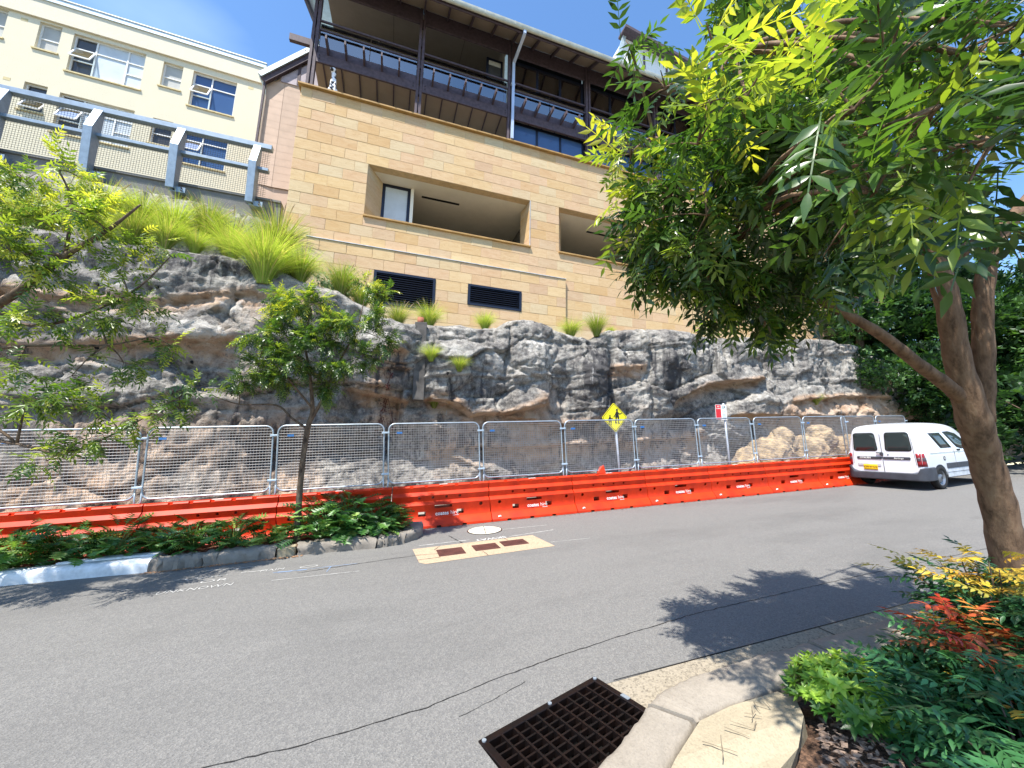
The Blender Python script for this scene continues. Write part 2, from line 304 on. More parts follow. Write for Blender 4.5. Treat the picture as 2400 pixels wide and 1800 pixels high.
# asphalt with a real opening for the drain pit
edge = [(60, 2.58), (5.3, 2.585), (3.2, 2.59), (2.0, 2.585), (1.545, 2.575)]
road_outer = [(-34, 9.0), (-34, 1.5), (.25, 1.5)] + [(gq[2].x-.02, gq[2].y-.02), (gq[1].x, gq[1].y), (gq[0].x, gq[0].y)] + edge[::-1] + [(60, 9.0)]
road = poly_mesh('road', road_outer, [], lambda x, y: gz(x), M['asphalt'], kind='structure')
gut = poly_mesh('gutter', [(1.545, 2.575), (1.70, 2.05), (60, 2.05), (60, 2.577), (5.3, 2.582), (3.2, 2.587), (2.0, 2.582)], [], lambda x, y: gz(x)-.002-.03*max(0, 2.58-y), M['gutter'], kind='structure')
mb = MB()
for x in (3.63, 6.4, 9.2): mb.add([(x, 2.575, gz(x)+.001), (x+.012, 2.575, gz(x)+.001), (x+.012, 2.3, gz(x)-.006), (x, 2.3, gz(x)-.006)], [(3, 2, 1, 0)])
mb.build('joint', M['crack'], gut)
mb = MB(); mb.add([(1.62, 2.583, gz(1.6)+.003), (60, 2.583, gz(60)+.003), (60, 2.592, gz(60)+.003), (1.62, 2.592, gz(1.6)+.003)], [(0, 1, 2, 3)]); mb.build('edge_joint', M['crack'], gut)
fp = poly_mesh('footpath', [(-34, 8.85), (60, 8.85), (60, 11.2), (-34, 11.2)], [], lambda x, y: gz(x)+.1, M['path'], kind='structure')
# strips: cracks, chalk and paint lines on the asphalt
def strip(pts, wd, z=.003, jit=0, step=.06):
    mb = MB(); P = []
    for (x0, y0), (x1, y1) in zip(pts[:-1], pts[1:]):
        k = max(1, int(math.hypot(x1-x0, y1-y0)/step))
        for i in range(k): t = i/k; P.append((x0+(x1-x0)*t, y0+(y1-y0)*t))
    P.append(pts[-1]); P = [(x+rnd.uniform(-jit, jit), y+rnd.uniform(-jit, jit)) for x, y in P]
    for i in range(len(P)-1):
        (x0, y0), (x1, y1) = P[i], P[i+1]; l = math.hypot(x1-x0, y1-y0) or 1; nx, ny = -(y1-y0)/l, (x1-x0)/l
        a = wd*(.6+.8*rnd.random() if jit else 1)/2
        mb.add([(x0-nx*a, y0-ny*a, gz(x0)+z), (x1-nx*a, y1-ny*a, gz(x1)+z), (x1+nx*a, y1+ny*a, gz(x1)+z), (x0+nx*a, y0+ny*a, gz(x0)+z)], [(0, 1, 2, 3)])
    return mb
strip([(-.9, 2.74), (-.35, 2.72), (.37, 2.78), (.85, 2.9), (1.33, 2.99), (1.96, 3.08), (2.91, 3.18), (4.82, 3.22), (6.76, 3.23), (12, 3.22)], .007, .003, .006, .05).build('crack', M['crack'], road)
strip([(.55, 2.62), (.8, 2.7), (1.05, 2.80)], .003, .003, .004, .04).build('crack', M['crack'], road)
strip([(-1.0, 6.14), (.2, 6.27), (.58, 6.28)], .012, .003, .008).build('crack', M['crack'], road)
strip([(1.22, 7.32), (1.36, 6.66)], .02, .003, .006).build('crack', M['crack'], road)
for a, b, wd, mt in [((.66, 6.84), (1.5, 6.84), .025, 'chalk'), ((2.2, 6.76), (3.1, 6.88), .02, 'chalk'), ((2.25, 7.34), (3.15, 7.31), .015, 'chalk'), ((-1.25, 5.94), (-.2, 5.87), .012, 'chalk'), ((-1.32, 6.29), (-.9, 6.25), .022, 'bchalk'), ((-.9, 6.27), (-.25, 6.24), .009, 'bchalk'), ((-.6, 6.26), (-.63, 6.02), .008, 'bchalk'), ((2.7, 6.1), (3.4, 6.05), .01, 'chalk')]:
    strip([a, b], wd, .004, .004).build('survey_line', M[mt], road)
def scribble(x0, y0, x1, y1, n, h):
    pts = []; r2 = random.Random(int(x0*100+n))
    for i in range(n): t = i/(n-1); pts.append((x0+(x1-x0)*t, y0+(y1-y0)*t+r2.uniform(-h, h)*(1 if i % 2 else -1)))
    return pts
for s in [(-2.5, 6.46, -1.9, 6.43, 11, .05), (-2.24, 6.77, -1.63, 6.72, 9, .03), (-1.75, 6.47, -1.45, 6.5, 6, .04)]:
    strip(scribble(*s), .016, .004, .002, .03).build('chalk_writing', M['chalk'], road)
strip([(-.9+.11*math.cos(t/14*6.3), 6.39+.045*math.sin(t/14*6.3)) for t in range(15)], .014, .004).build('chalk_writing', M['chalk'], road)
# stencilled letters, upside down for the camera
def text_mesh(s, size, bold=0, ext=0, font_sx=1.0, align='CENTER'):
    cu_ = bpy.data.curves.new('txt', 'FONT'); cu_.body = s; cu_.size = size; cu_.align_x = align; cu_.align_y = 'CENTER'; cu_.offset = bold; cu_.extrude = ext; cu_.resolution_u = 3
    o = bpy.data.objects.new('txt', cu_); col.objects.link(o); dg = bpy.context.evaluated_depsgraph_get(); me = bpy.data.meshes.new_from_object(o.evaluated_get(dg)); bpy.data.objects.remove(o); return me
def put_text(name, s, size, mat, parent, R, loc, bold=0, ext=.0006, sx=1.0, align='CENTER'):
    me = text_mesh(s, size, bold, ext, align=align); me.materials.clear(); o = link(name, me, mat, parent); o.matrix_local = Matrix.Translation(loc) @ R.to_4x4() @ Matrix.Diagonal((sx, 1, 1, 1)); return o
Rz = Matrix.Rotation(math.pi, 3, 'Z'); put_text('stencil_letters', 'SKWAT', .17, M['chalk'], road, Matrix.Rotation(-SLOPE, 3, 'Y') @ Rz, (1.86, 6.76, gz(1.86)+.005), .004, sx=.95)
for s_, x_, y_, sz_, sx_ in (('UNKNOWN', -2.08, 6.0, .15, .95), ('OR', -1.98, 6.25, .15, 1.5), ('MAIN', -1.36, 6.43, .13, .95)): put_text('chalk_writing', s_, sz_, M['chalk'], road, Matrix.Rotation(-SLOPE, 3, 'Y'), (x_, y_, gz(x_)+.005), -.002, sx=sx_)
# drain pit and grate
mb = MB(); zb = gz(1.1)-.7
P = [(p.x, p.y) for p in gq]
for i in range(4):
    (x0, y0), (x1, y1) = P[i], P[(i+1) % 4]; mb.add([(x0, y0, gz(x0)-.02), (x1, y1, gz(x1)-.02), (x1, y1, zb), (x0, y0, zb)], [(0, 1, 2, 3)])
mb.add([(x, y, zb) for x, y in P], [(3, 2, 1, 0)]); tag(mb.build('drain_pit', M['dark']), kind='structure')
g0 = thing('drain_grate', (gT.x, gT.y, gz(gT.x)), 'rusty black cast iron drain grate beside the kerb in the foreground', 'drain grate')
def gp(a, b, z=0): p = gT + gu*a + gv*b; return Vector((p.x, p.y, gz(p.x)+z))
def gbar(a0, b0, a1, b1, wd, h, zt, mb): mb.beam(gp(a0, b0, zt-h/2), gp(a1, b1, zt-h/2), wd, h)
mb = MB()
for (a0, b0, a1, b1) in ((0, .022, GL, .022), (0, GW-.022, GL, GW-.022), (.022, .04, .022, GW-.04), (GL-.022, .04, GL-.022, GW-.04)): gbar(a0, b0, a1, b1, .044, .05, .008, mb)
mb.build('frame', M['iron'], g0, bevel=.003)
na, nb = 10, 9
for i in range(1, na): a = .044+(GL-.088)*i/na; m_ = MB(); gbar(a, .04, a, GW-.04, .013, .045, .006, m_); m_.build('bar', M['iron'], g0)
for j in range(1, nb): b_ = .044+(GW-.088)*j/nb; m_ = MB(); gbar(.04, b_, GL-.04, b_, .012, .03, .001, m_); m_.build('cross_bar', M['iron'], g0)
for a, b_ in ((.024, .024), (GL*.46, .022), (GL-.024, .024)): m_ = MB(); m_.cyl(gp(a, b_, .006), gp(a, b_, .014), .013, 10); m_.build('bolt', M['galv'], g0)
m_ = MB(); m_.beam(gp(.02, .25, .012), gp(.02, .31, .012), .03, .004); m_.build('name_plate', M['galv'], g0)
# concrete patch with three iron covers, and the round manhole
pt = poly_mesh('concrete_patch', [(.54, 6.66), (2.6, 6.68), (2.67, 5.86), (.66, 5.79), (.58, 5.9)], [], lambda x, y: gz(x)+.004, M['patch'], kind='structure')
for pts in ([(.57, 6.28), (.92, 6.22)], [(.56, 6.02), (.9, 6.03)], [(1.55, 6.08), (1.57, 5.83)], [(.86, 6.46), (.97, 6.66)], [(2.1, 6.5), (2.08, 6.68)]): strip(pts, .009, .007, .004).build('crack', M['crack'], pt)
for k, (x0, x1, y0, y1) in enumerate(((.885, 1.29, 6.06, 6.43), (1.45, 1.85, 6.11, 6.44), (1.93, 2.35, 6.17, 6.48))):
    m_ = MB(); c_ = m_.hexa([(x0, y0, gz(x0)), (x1, y0, gz(x1)), (x1, y1, gz(x1)), (x0, y1, gz(x0))], [(x0, y0, gz(x0)+.012), (x1, y0, gz(x1)+.012), (x1, y1, gz(x1)+.012), (x0, y1, gz(x0)+.012)]).build('cover', M['rust'], pt, bevel=.004)
    m_ = MB()
    for i in range(9):
        xx = x0+.08+(x1-x0-.16)*i/8
        for (ya, yb) in ((.2, .46), (.54, .8)) if (i+k) % 3 else ((.2, .8),): m_.box(xx-.005, xx+.005, y0+(y1-y0)*ya, y0+(y1-y0)*yb, gz(xx)+.012, gz(xx)+.016)
    m_.build('raised_rib', M['rust'], c_)
mh = thing('manhole_cover', (1.92, 7.42, gz(1.92)), 'round cream concrete filled manhole cover in front of the orange barriers', 'manhole cover')
def disc(c, r, z0, z1, n=40): return MB().prism([(c[0]+r*math.cos(2*math.pi*i/n), c[1]+r*math.sin(2*math.pi*i/n), gz(c[0]+r*math.cos(2*math.pi*i/n))+z0) for i in range(n)], (0, 0, z1-z0))
disc((1.92, 7.42), .33, 0, .006).build('ring', M['iron'], mh); disc((1.92, 7.42), .31, .002, .010).build('infill', M['manhole'], mh)
for i in range(3):
    a = math.pi*i/3+.35; m_ = MB(); m_.beam((1.92-.3*math.cos(a), 7.42-.3*math.sin(a), gz(1.92-.3*math.cos(a))+.011), (1.92+.3*math.cos(a), 7.42+.3*math.sin(a), gz(1.92+.3*math.cos(a))+.011), .012, .003); m_.build('spoke', M['crack'], mh)
M['scratch'] = pm('scored concrete', '#7d715d', .9)
# right kerb: stones along the gutter, each a piece of its own
def kerb_stone(front, back, h, mat, parent, name='kerb_stone', z0=-.1):
    """front and back: matching lists of xy; a slab with a rounded front top edge"""
    rings = []
    for (fx, fy), (bx, by) in zip(front, back):
        dx, dy = bx-fx, by-fy; l = math.hypot(dx, dy); ux, uy = dx/l, dy/l; g = gz(fx)
        prof = [(0, z0), (.004, h-.05), (.018, h-.018), (.05, h), (l-.02, h+.004), (l, h-.015), (l, z0)]
        rings.append([(fx+ux*a+rnd.uniform(-.006, .006), fy+uy*a+rnd.uniform(-.005, .005), g+z+rnd.uniform(-.006, .005)) for a, z in prof])
    o = MB().loft([r[::-1] for r in rings]).build(name, mat, parent); smooth_by_angle(o, 50); return o
rk = tag(bpy.data.objects.new('kerb', None), kind='structure'); col.objects.link(rk)
def lerp_pts(P, k):
    out = []
    for (a, b) in zip(P[:-1], P[1:]):
        for i in range(k): t = i/k; out.append((a[0]+(b[0]-a[0])*t, a[1]+(b[1]-a[1])*t))
    return out+[P[-1]]
kerb_stone(lerp_pts([(-.4, 1.30), (.3, 1.57), (.85, 1.80), (1.24, 1.99), (1.56, 2.17)], 9), lerp_pts([(-.28, 1.02), (.45, 1.30), (1.05, 1.60), (1.38, 1.76), (1.72, 1.95)], 9), .10, M['kerb'], rk)
kerb_stone(lerp_pts([(1.585, 2.19), (1.75, 2.26), (2.02, 2.31), (2.5, 2.33), (3.1, 2.32)], 9), lerp_pts([(1.75, 1.96), (1.86, 1.98), (2.1, 1.99), (2.5, 2.0), (3.1, 1.99)], 9), .11, M['kerb'], rk)
for i in range(14): x0 = 3.115+i*2.4; kerb_stone([(x0+j*.598, 2.32) for j in range(5)], [(x0+j*.598, 1.99) for j in range(5)], .12, M['kerb'], rk)
# cast concrete footing and the garden bed behind the kerb
def zf(x, y): return gz(x)+.115
ft = poly_mesh('concrete_footing', [(1.0, 1.52), (1.2, 1.63), (1.44, 1.765), (1.75, 1.935), (2.0, 1.965), (2.36, 1.96), (2.40, 1.88), (2.26, 1.73), (2.06, 1.62), (1.75, 1.53), (1.3, 1.3)], [], lambda x, y: gz(x)+.112+.03*math.sin(x*9)*math.sin(y*8), M['footing'], kind='structure')
sol = ft.modifiers.new('solid', 'SOLIDIFY'); sol.thickness = .12; sol.offset = -1
for k, pts in enumerate([[(1.62, 1.66), (1.74, 1.78)], [(1.62, 1.78), (1.72, 1.67)], [(1.80, 1.82), (1.86, 1.72)], [(1.86, 1.84), (1.93, 1.75), (1.99, 1.79)], [(1.98, 1.86), (2.05, 1.80)], [(1.97, 1.80), (2.07, 1.88)], [(2.08, 1.84), (2.11, 1.91), (2.16, 1.84), (2.19, 1.92)], [(2.01, 1.83), (2.06, 1.85)]]):
    strip(pts, .005, .142, .003, .03).build('scratch', M['scratch'], ft)
bed = []
nx, ny = 70, 24
bx = np.linspace(.4, 14, nx); by = np.linspace(-1.5, 1.985, ny); X, Y = np.meshgrid(bx, by, indexing='ij'); Z = -1.67+.054*X+.10+.06*fbm(np.stack([X*2, Y*2], -1), 3)-.05*np.clip((Y-1.8)/.2, 0, 1); Z[(X < 2.6) & (Y > 1.35)] -= .06
F = [(i*ny+j, (i+1)*ny+j, (i+1)*ny+j+1, i*ny+j+1) for i in range(nx-1) for j in range(ny-1)]
M['mulch'] = pm('bark mulch', '#7a5d49', .95, var=.35, vs=60, bs=1.0, bd=.03, bsc=55, c2='#3b2b22')
link('garden_bed', mesh_np('garden_bed', np.stack([X, Y, Z], -1).reshape(-1, 3), F), M['mulch'])['kind'] = 'structure'
def chips(name, n, box, zfn, mats, parent=None, size=(.012, .035), seed=1):
    r2 = np.random.default_rng(seed); mb = MB()
    for i in range(n):
        x = r2.uniform(box[0], box[1]); y = r2.uniform(box[2], box[3])
        if name == 'mulch_chips' and y > 1.50-.32*max(0, 1.75-x)+.72*max(0, x-2.06): continue
        a = r2.uniform(0, 6.28); l = r2.uniform(*size); wd = l*r2.uniform(.25, .6); z = zfn(x, y); t = r2.uniform(-.3, .3)
        c, s = math.cos(a), math.sin(a); mb.add([(x-c*l, y-s*l, z+.004), (x-s*wd, y+c*wd, z+.006+t*wd), (x+c*l, y+s*l, z+.006+t*l), (x+s*wd, y-c*wd, z+.005)], [(0, 3, 2, 1)])
    o = mb.build(name, mats, parent); o['kind'] = 'stuff'; return o
tag(chips('mulch_chips', 3200, (1.2, 3.4, .6, 1.85), lambda x, y: gz(x)+.125, pm('pale bark chips', '#a68c78', .9, var=.35, vs=50)), 'pale bark chips scattered over the garden bed in the foreground', 'mulch')
# left planter: edging stones, soil
pe = tag(bpy.data.objects.new('planter_kerb', None), kind='structure'); col.objects.link(pe)
def off(P, d):
    out = []
    for i, p in enumerate(P):
        a = P[max(i-1, 0)]; b = P[min(i+1, len(P)-1)]; dx, dy = b[0]-a[0], b[1]-a[1]; l = math.hypot(dx, dy); out.append((p[0]-dy/l*d, p[1]+dx/l*d))
    return out
M['stone2'] = m_concrete('grey chiselled sandstone', '#8d857b', .1, .5)
def edging(P, mat, name, h=.17, wd=.24, k=10, rough=.026):
    P = lerp_pts(P, k); B = off(P, wd); rings = []
    for (fx, fy), (bx_, by_) in zip(P, B):
        g = gz(fx); ux, uy = (bx_-fx)/wd, (by_-fy)/wd
        prof = [(0, -.08), (0, h*.35), (.0, h*.7), (.03, h*.95), (.1, h), (wd-.02, h), (wd, h-.03), (wd, -.08)]
        rings.append([(fx+ux*a+rnd.uniform(-rough, rough), fy+uy*a+rnd.uniform(-rough, rough), g+z+rnd.uniform(-rough, rough)*.6) for a, z in prof])
    o = MB().loft([r[::-1] for r in rings]).build(name, mat, pe); smooth_by_angle(o, 60); return o
edging([(-16, 7.3), (-10, 7.3), (-7.2, 7.3)], M['paint'], 'painted_kerb_stone', rough=.004)
edging([(-7.19, 7.3), (-4.7, 7.23), (-3.06, 7.09)], M['paint'], 'painted_kerb_stone', rough=.006)
for a, b_ in (((-3.04, 7.08), (-2.42, 7.07)), ((-2.40, 7.07), (-1.50, 7.11)), ((-1.20, 7.10), (-.02, 7.0))): edging([a, ((a[0]+b_[0])/2, (a[1]+b_[1])/2+.01), b_], M['stone2'], 'kerb_stone')
edging([(0, 7.0), (.25, 7.04), (.45, 7.11)], M['stone2'], 'kerb_stone'); edging([(.46, 7.12), (.66, 7.3), (.79, 7.62), (.81, 8.0)], M['stone2'], 'kerb_stone', k=4)
m_ = MB(); m_.box(-1.48, -1.22, 7.12, 7.36, gz(-1.35)-.05, gz(-1.35)+.13); m_.build('broken_kerb_stone', M['footing'], pe, bevel=.02)
m_ = MB(); m_.hexa([(-4.25, 7.38, gz(-4)+.1), (-3.1, 7.33, gz(-3)+.1), (-3.05, 7.5, gz(-3)+.1), (-3.9, 7.62, gz(-4)+.1)], [(-4.25, 7.38, gz(-4)+.185), (-3.1, 7.33, gz(-3)+.185), (-3.05, 7.5, gz(-3)+.185), (-3.9, 7.62, gz(-4)+.185)]); m_.build('spilled_paint_slab', M['paint'], pe, bevel=.01)
poly_mesh('planter_soil', [(-16, 7.4), (-4.7, 7.33), (-3, 7.2), (0, 7.12), (.4, 7.25), (.6, 7.5), (.62, 8.0), (-16, 8.0)], [], lambda x, y: gz(x)+.12, M['mulch'], kind='structure')
lit = MB()
tag(chips('leaf_litter', 900, (-6, .4, 7.3, 7.95), lambda x, y: gz(x)+.125, M['litter'], None, (.015, .04), 5), 'brown leaf litter lying on the planter soil', 'leaf litter')
tag(chips('kerbside_litter', 700, (.9, 13, 7.96, 8.12), lambda x, y: gz(x)+.004, M['litter'], None, (.008, .025), 9), 'thin line of dry leaves and grit along the foot of the orange barriers', 'leaf litter')
tag(chips('gutter_litter', 420, (-3.1, -1.1, 6.98, 7.07), lambda x, y: gz(x)+.004, pm('tan dry leaves', '#b98a62', .9, var=.3, vs=40), None, (.01, .025), 6), 'tan dry leaves gathered along the foot of the planter kerb', 'leaf litter')
# ------------------------------------------------------------------ sandstone cliff
ZTOP = [(-20, 4.3), (-9, 4.35), (-6, 4.4), (-5.5, 4.5), (-3.78, 4.40), (-2.9, 4.35), (-2.2, 4.1), (-1.4, 3.85), (-.9, 3.6), (-.24, 3.36), (.42, 3.26), (1.2, 3.3), (2.03, 3.38), (2.9, 3.45), (3.2, 3.72), (3.9, 3.82), (4.6, 3.66), (5.2, 3.47), (5.9, 3.35), (6.5, 3.75), (7.03, 3.92), (8.7, 4.12), (9.6, 4.12), (10.3, 3.95), (11.26, 4.02), (12.6, 4.25), (13.97, 4.30), (16, 4.5), (18.07, 4.57), (19.5, 4.2), (20.7, 4.0), (23, 3.2), (26, 2.6), (34, 2.2)]
ZBACK = [(-20, 6.95), (-8, 6.95), (-5, 6.9), (-3.6, 6.7), (-3.0, 5.6), (-2.3, 4.6), (-1.2, 3.9), (0, 3.35), (34, 3.3)]
lx = [p[0] for p in ZTOP]; lz = [p[1] for p in ZTOP]
nX, nV, nB = 1000, 120, 26
cx = np.linspace(-18, 33, nX); zt = np.interp(cx, lx, lz) + .07*fbm(np.stack([cx*1.3, cx*0], -1), 21, 3) + .03*fbm(np.stack([cx*5, cx*0], -1), 22, 2)
zb0 = -1.67+.054*cx+.06
vv = np.linspace(0, 1, nV)
X = np.repeat(cx[:, None], nV, 1); Z = zb0[:, None] + (zt-zb0)[:, None]*vv[None, :]; H = (Z-zb0[:, None])
LIPS = [([(.8, 1.25), (1.69, 1.12), (2.16, .81), (3.07, .92), (4.5, 1.3)], .28, .32, .9, .35), ([(3.1, .85), (4.55, .67), (6.0, .86), (6.5, 1.3)], .30, .30, 1.2, .3), ([(-1.1, 1.42), (-.33, 1.25), (.46, 1.12), (.64, 1.28)], .3, .22, .5, .3), ([(-.6, 2.25), (.6, 2.4)], .15, .12, .4, .2), ([(-.6, 1.85), (.6, 1.95)], .12, .1, .25, .15),
        ([(8.8, 1.5), (9.2, 1.85), (10, 2.15), (10.96, 2.35), (12.9, 2.6)], .28, .5, .8, .8), ([(13.8, 1.85), (15.9, 2.07), (17.6, 2.26), (20, 2.3)], .15, .2, .6, .3), ([(11.0, 1.22), (12.7, 1.26), (15, 1.35), (18.5, 1.42), (24, 1.6)], .22, .35, .7, .4),
        ([(-18, 1.4), (-7.3, 1.82), (-5, 2.11), (-3.3, 2.3)], .10, .16, .5, .25), ([(-18, 2.6), (-5.9, 2.95), (-4.7, 3.12), (-3.2, 3.5), (-1.5, 3.3)], .09, .10, .5, .2), ([(1.0, -.1), (4, .05), (8.5, .35), (10.3, .5)], .12, .25, .5, .5), ([(5.9, 2.1), (6.6, 2.5), (8, 2.7)], .06, .06, .4, .3)]
Yf = 10.15 + .28*fbm(np.stack([X*.33, Z*.3], -1), 1, 3)
zw = Z - .05*X + .22*fbm(np.stack([X*.45, Z*.2], -1), 2, 2)      # bedding rises gently uphill
lay = np.floor(zw/.95+.35*vnoise(np.stack([X*.05, X*0], -1), 3)); fr = zw/.95 - np.floor(zw/.95)
def hsh(a, b, s): return vnoise(np.stack([a*7.13+.5, b*3.77+.5], -1), s)
Yf += .09*hsh(lay, np.floor(X/3.1+lay*.37), 4)*np.clip(np.minimum(fr, 1-fr)*9, 0, 1)
jn = X/2.6+lay*.41+.15*fbm(np.stack([X, Z*1.5], -1), 6, 2); jf = np.abs(jn-np.round(jn))
mask_j = np.clip(vnoise(np.stack([np.round(jn)*3.3, lay*1.7], -1), 7)*2-.3, 0, 1)
Yf += .06*mask_j*np.exp(-(jf*2.6/.035)**2)
Yf += .05*np.exp(-((fr-.02)/.04)**2)*np.clip(.4+vnoise(np.stack([X*.5, lay*2.2], -1), 8)*1.4, 0, 1)
Yf += .12*fbm(np.stack([X*1.6, Z*2.0], -1), 9, 4) + .055*fbm(np.stack([X*5, Z*7], -1), 10, 4, .6)
rg = fbm(np.stack([X*2.6, Z*3.6], -1), 12, 4, .55); Yf += .17*np.abs(rg)*np.clip(.45+1.6*vnoise(np.stack([X*.4, Z*.5], -1), 13), 0, 1)
pit = vnoise(np.stack([X*11, Z*13], -1), 14); Yf += .045*np.clip(pit-.2, 0, 1)*np.clip(.3+1.5*vnoise(np.stack([X*.5, Z*.7], -1), 18), 0, 1)
def voro(sx, sz, seed, dx=0):
    u, v_ = (X+dx)/sx, Z/sz; iu, iv = np.floor(u), np.floor(v_); F1 = np.full(X.shape, 9.); F2 = F1.copy(); cu_, cv_, ci, cj = [np.zeros_like(X) for _ in range(4)]
    for a in (-1, 0, 1):
        for b_ in (-1, 0, 1):
            p, q = iu+a, iv+b_; jx = p+.5+.45*vnoise(np.stack([p, q], -1), seed); jz = q+.5+.45*vnoise(np.stack([p, q], -1), seed+1); d = np.hypot(u-jx, v_-jz); m = d < F1
            F2 = np.where(m, F1, np.minimum(F2, d)); F1 = np.where(m, d, F1); cu_ = np.where(m, jx, cu_); cv_ = np.where(m, jz, cv_); ci = np.where(m, p, ci); cj = np.where(m, q, cj)
    h = lambda s: vnoise(np.stack([ci, cj], -1), seed+s)
    return F1, F2-F1, (u-cu_)*sx, (v_-cv_)*sz, h
wpx = X*0; X0_, Z0_ = X, Z
X = X0_+.25*fbm(np.stack([X0_*.8, Z0_*.8], -1), 41, 3); Z = Z0_+.2*fbm(np.stack([X0_*.8, Z0_*.8], -1), 42, 3)-.05*X0_
for sx, sz, am, tl, gr, sd_ in ((2.6, 1.5, .16, .16, .10, 50), (1.1, .75, .07, .16, .05, 60), (.45, .34, .03, .14, .02, 70)):
    F1_, dF, ox, oz, hh = voro(sx, sz, sd_); msk = np.clip(.75+.9*vnoise(np.stack([X0_*.35+sd_, Z0_*.5], -1), sd_+9), .15, 1)
    Yf += msk*(am*hh(2) + tl*hh(3)*ox*.8 + tl*hh(4)*oz*.9 + gr*np.exp(-(dF/.05)**2))
X, Z = X0_, Z0_
flute = fbm(np.stack([X*1.7, Z*.22], -1), 43, 3); Yf += .16*np.abs(flute)*np.clip((X-4)/2, .15, 1)*np.clip((Z-.8)/1, 0, 1)
fresh = np.zeros_like(X)
for pts, a, r_, h1, h2 in LIPS:
    px = [p[0] for p in pts]; pz = [p[1] for p in pts]; zl = np.interp(cx, px, pz) + .06*fbm(np.stack([cx*1.2, cx*0+pts[0][0]], -1), 31, 3)
    wx = np.clip((cx-px[0])/.35, 0, 1)*np.clip((px[-1]-cx)/.35, 0, 1); d = Z-zl[:, None]
    Yf += wx[:, None]*np.where(d > 0, -a*np.exp(-d/h1), 0) + wx[:, None]*r_*np.where(d <= 0, np.exp(d/h2)*np.clip(-d/.05, 0, 1), 0)
    fresh += wx[:, None]*np.exp(-np.abs(d+.03)/.14)*1.1 + wx[:, None]*np.where(d < 0, np.exp(d/.5), 0)*.5
# tall joints, a smooth dark buttress and the rounded boss right of the sign
for x0, za, zb, dep, wd in ((3.14, 1.9, 4, .16, .04), (1.56, .9, 1.9, .1, .03), (6.55, .9, 3.6, .22, .16), (-3.65, 2.3, 3.2, .12, .04), (7.95, 1.0, 4.2, .14, .06), (9.0, .6, 1.8, .2, .2), (13.1, 2.5, 4.4, .2, .1), (14.4, 2.0, 4.4, .12, .06), (11.0, 2.6, 4.1, .14, .05), (16.4, 2.2, 4.6, .2, .1), (-7.6, 0, 4, .2, .08), (-.95, .2, 3.5, .2, .12), (4.9, .8, 2.0, .12, .05)):
    wz = np.clip((Z-za)/.2, 0, 1)*np.clip((zb-Z)/.2, 0, 1); Yf += dep*wz*np.exp(-((X-x0-.08*np.sin(Z*2.3))/wd)**2)
def blob(x0, z0, rx, rz): return np.exp(-((X-x0)/rx)**2-((Z-z0)/rz)**2)
Yf -= .55*blob(5.85, 2.1, .55, 1.25) + .35*blob(12.4, 1.9, .9, .38) + .30*blob(8.9, 3.0, .7, .9) + .25*blob(3.9, 2.6, 1.0, .9) + .22*blob(2.0, 2.3, 1.0, .8) + .3*blob(-4.4, 2.5, .9, .35) + .3*blob(.1, 2.6, .6, .9)
Yf -= np.clip(1.1-H, 0, 2)**1.5*.45*np.clip(.55+.6*vnoise(np.stack([X*.6, X*0], -1), 15), 0, 1)*np.clip((-1.0-X)/1.2, 0.1, 1)
Yf += .38*np.clip((.75+.05*X-Z)/.5, 0, 1)*np.clip((X+.8)/1, 0, 1)*np.clip(.5+1.3*fbm(np.stack([X*.7, Z*1.2], -1), 17, 3), -.2, 1)
Yf -= .35*np.clip((-2-X)/1.5, 0, 1)*np.clip((1.6-Z)/2.5, 0, 1)
Yf += .45*blob(-2.5, -.35, .45, .5)+.3*blob(-.9, -.2, .6, .5)+.3*blob(-5.2, -.4, .4, .4)
Yf += .35*np.clip((vv[None, :]-.955)/.045, 0, 1)**2                     # rounded brow
Yf = np.maximum(Yf, 9.15)
bb = np.linspace(0, 1, nB+1)[1:]; zbk = np.interp(cx, [p[0] for p in ZBACK], [p[1] for p in ZBACK])
XB = np.repeat(cx[:, None], nB, 1); YB = Yf[:, -1][:, None]+(13.4-Yf[:, -1])[:, None]*bb[None, :]**1.2
ZB = zt[:, None]+(zbk-zt)[:, None]*(np.clip((bb-.52)/.22, 0, 1)*.78+.22*np.clip(bb*1.6, 0, 1))[None, :] + .10*fbm(np.stack([XB*1.5, YB*1.5], -1), 16, 4)*np.minimum(1, bb*4)[None, :]
XX = np.concatenate([X, XB], 1); YY = np.concatenate([Yf, YB], 1); ZZ = np.concatenate([Z, ZB], 1); nR = nV+nB
i, j = np.meshgrid(np.arange(nX-1), np.arange(nR-1), indexing='ij'); a = (i*nR+j).ravel(); F = np.stack([a, a+nR, a+nR+1, a+1], -1)
me = mesh_np('cliff', np.stack([XX, YY, ZZ], -1).reshape(-1, 3), F)
fresh = np.clip(fresh + .55*np.clip((X-12.5)/1.5, 0, 1)*np.clip((2.3-Z)/.6, 0, 1) + .3*blob(4.2, 1.5, 1.2, .6) + np.clip(.9-H, 0, 1)*.25 + .5*np.clip((-.5-X)/1.5, 0, 1)*np.clip((1.3-Z)/1.2, 0, 1), 0, 1)
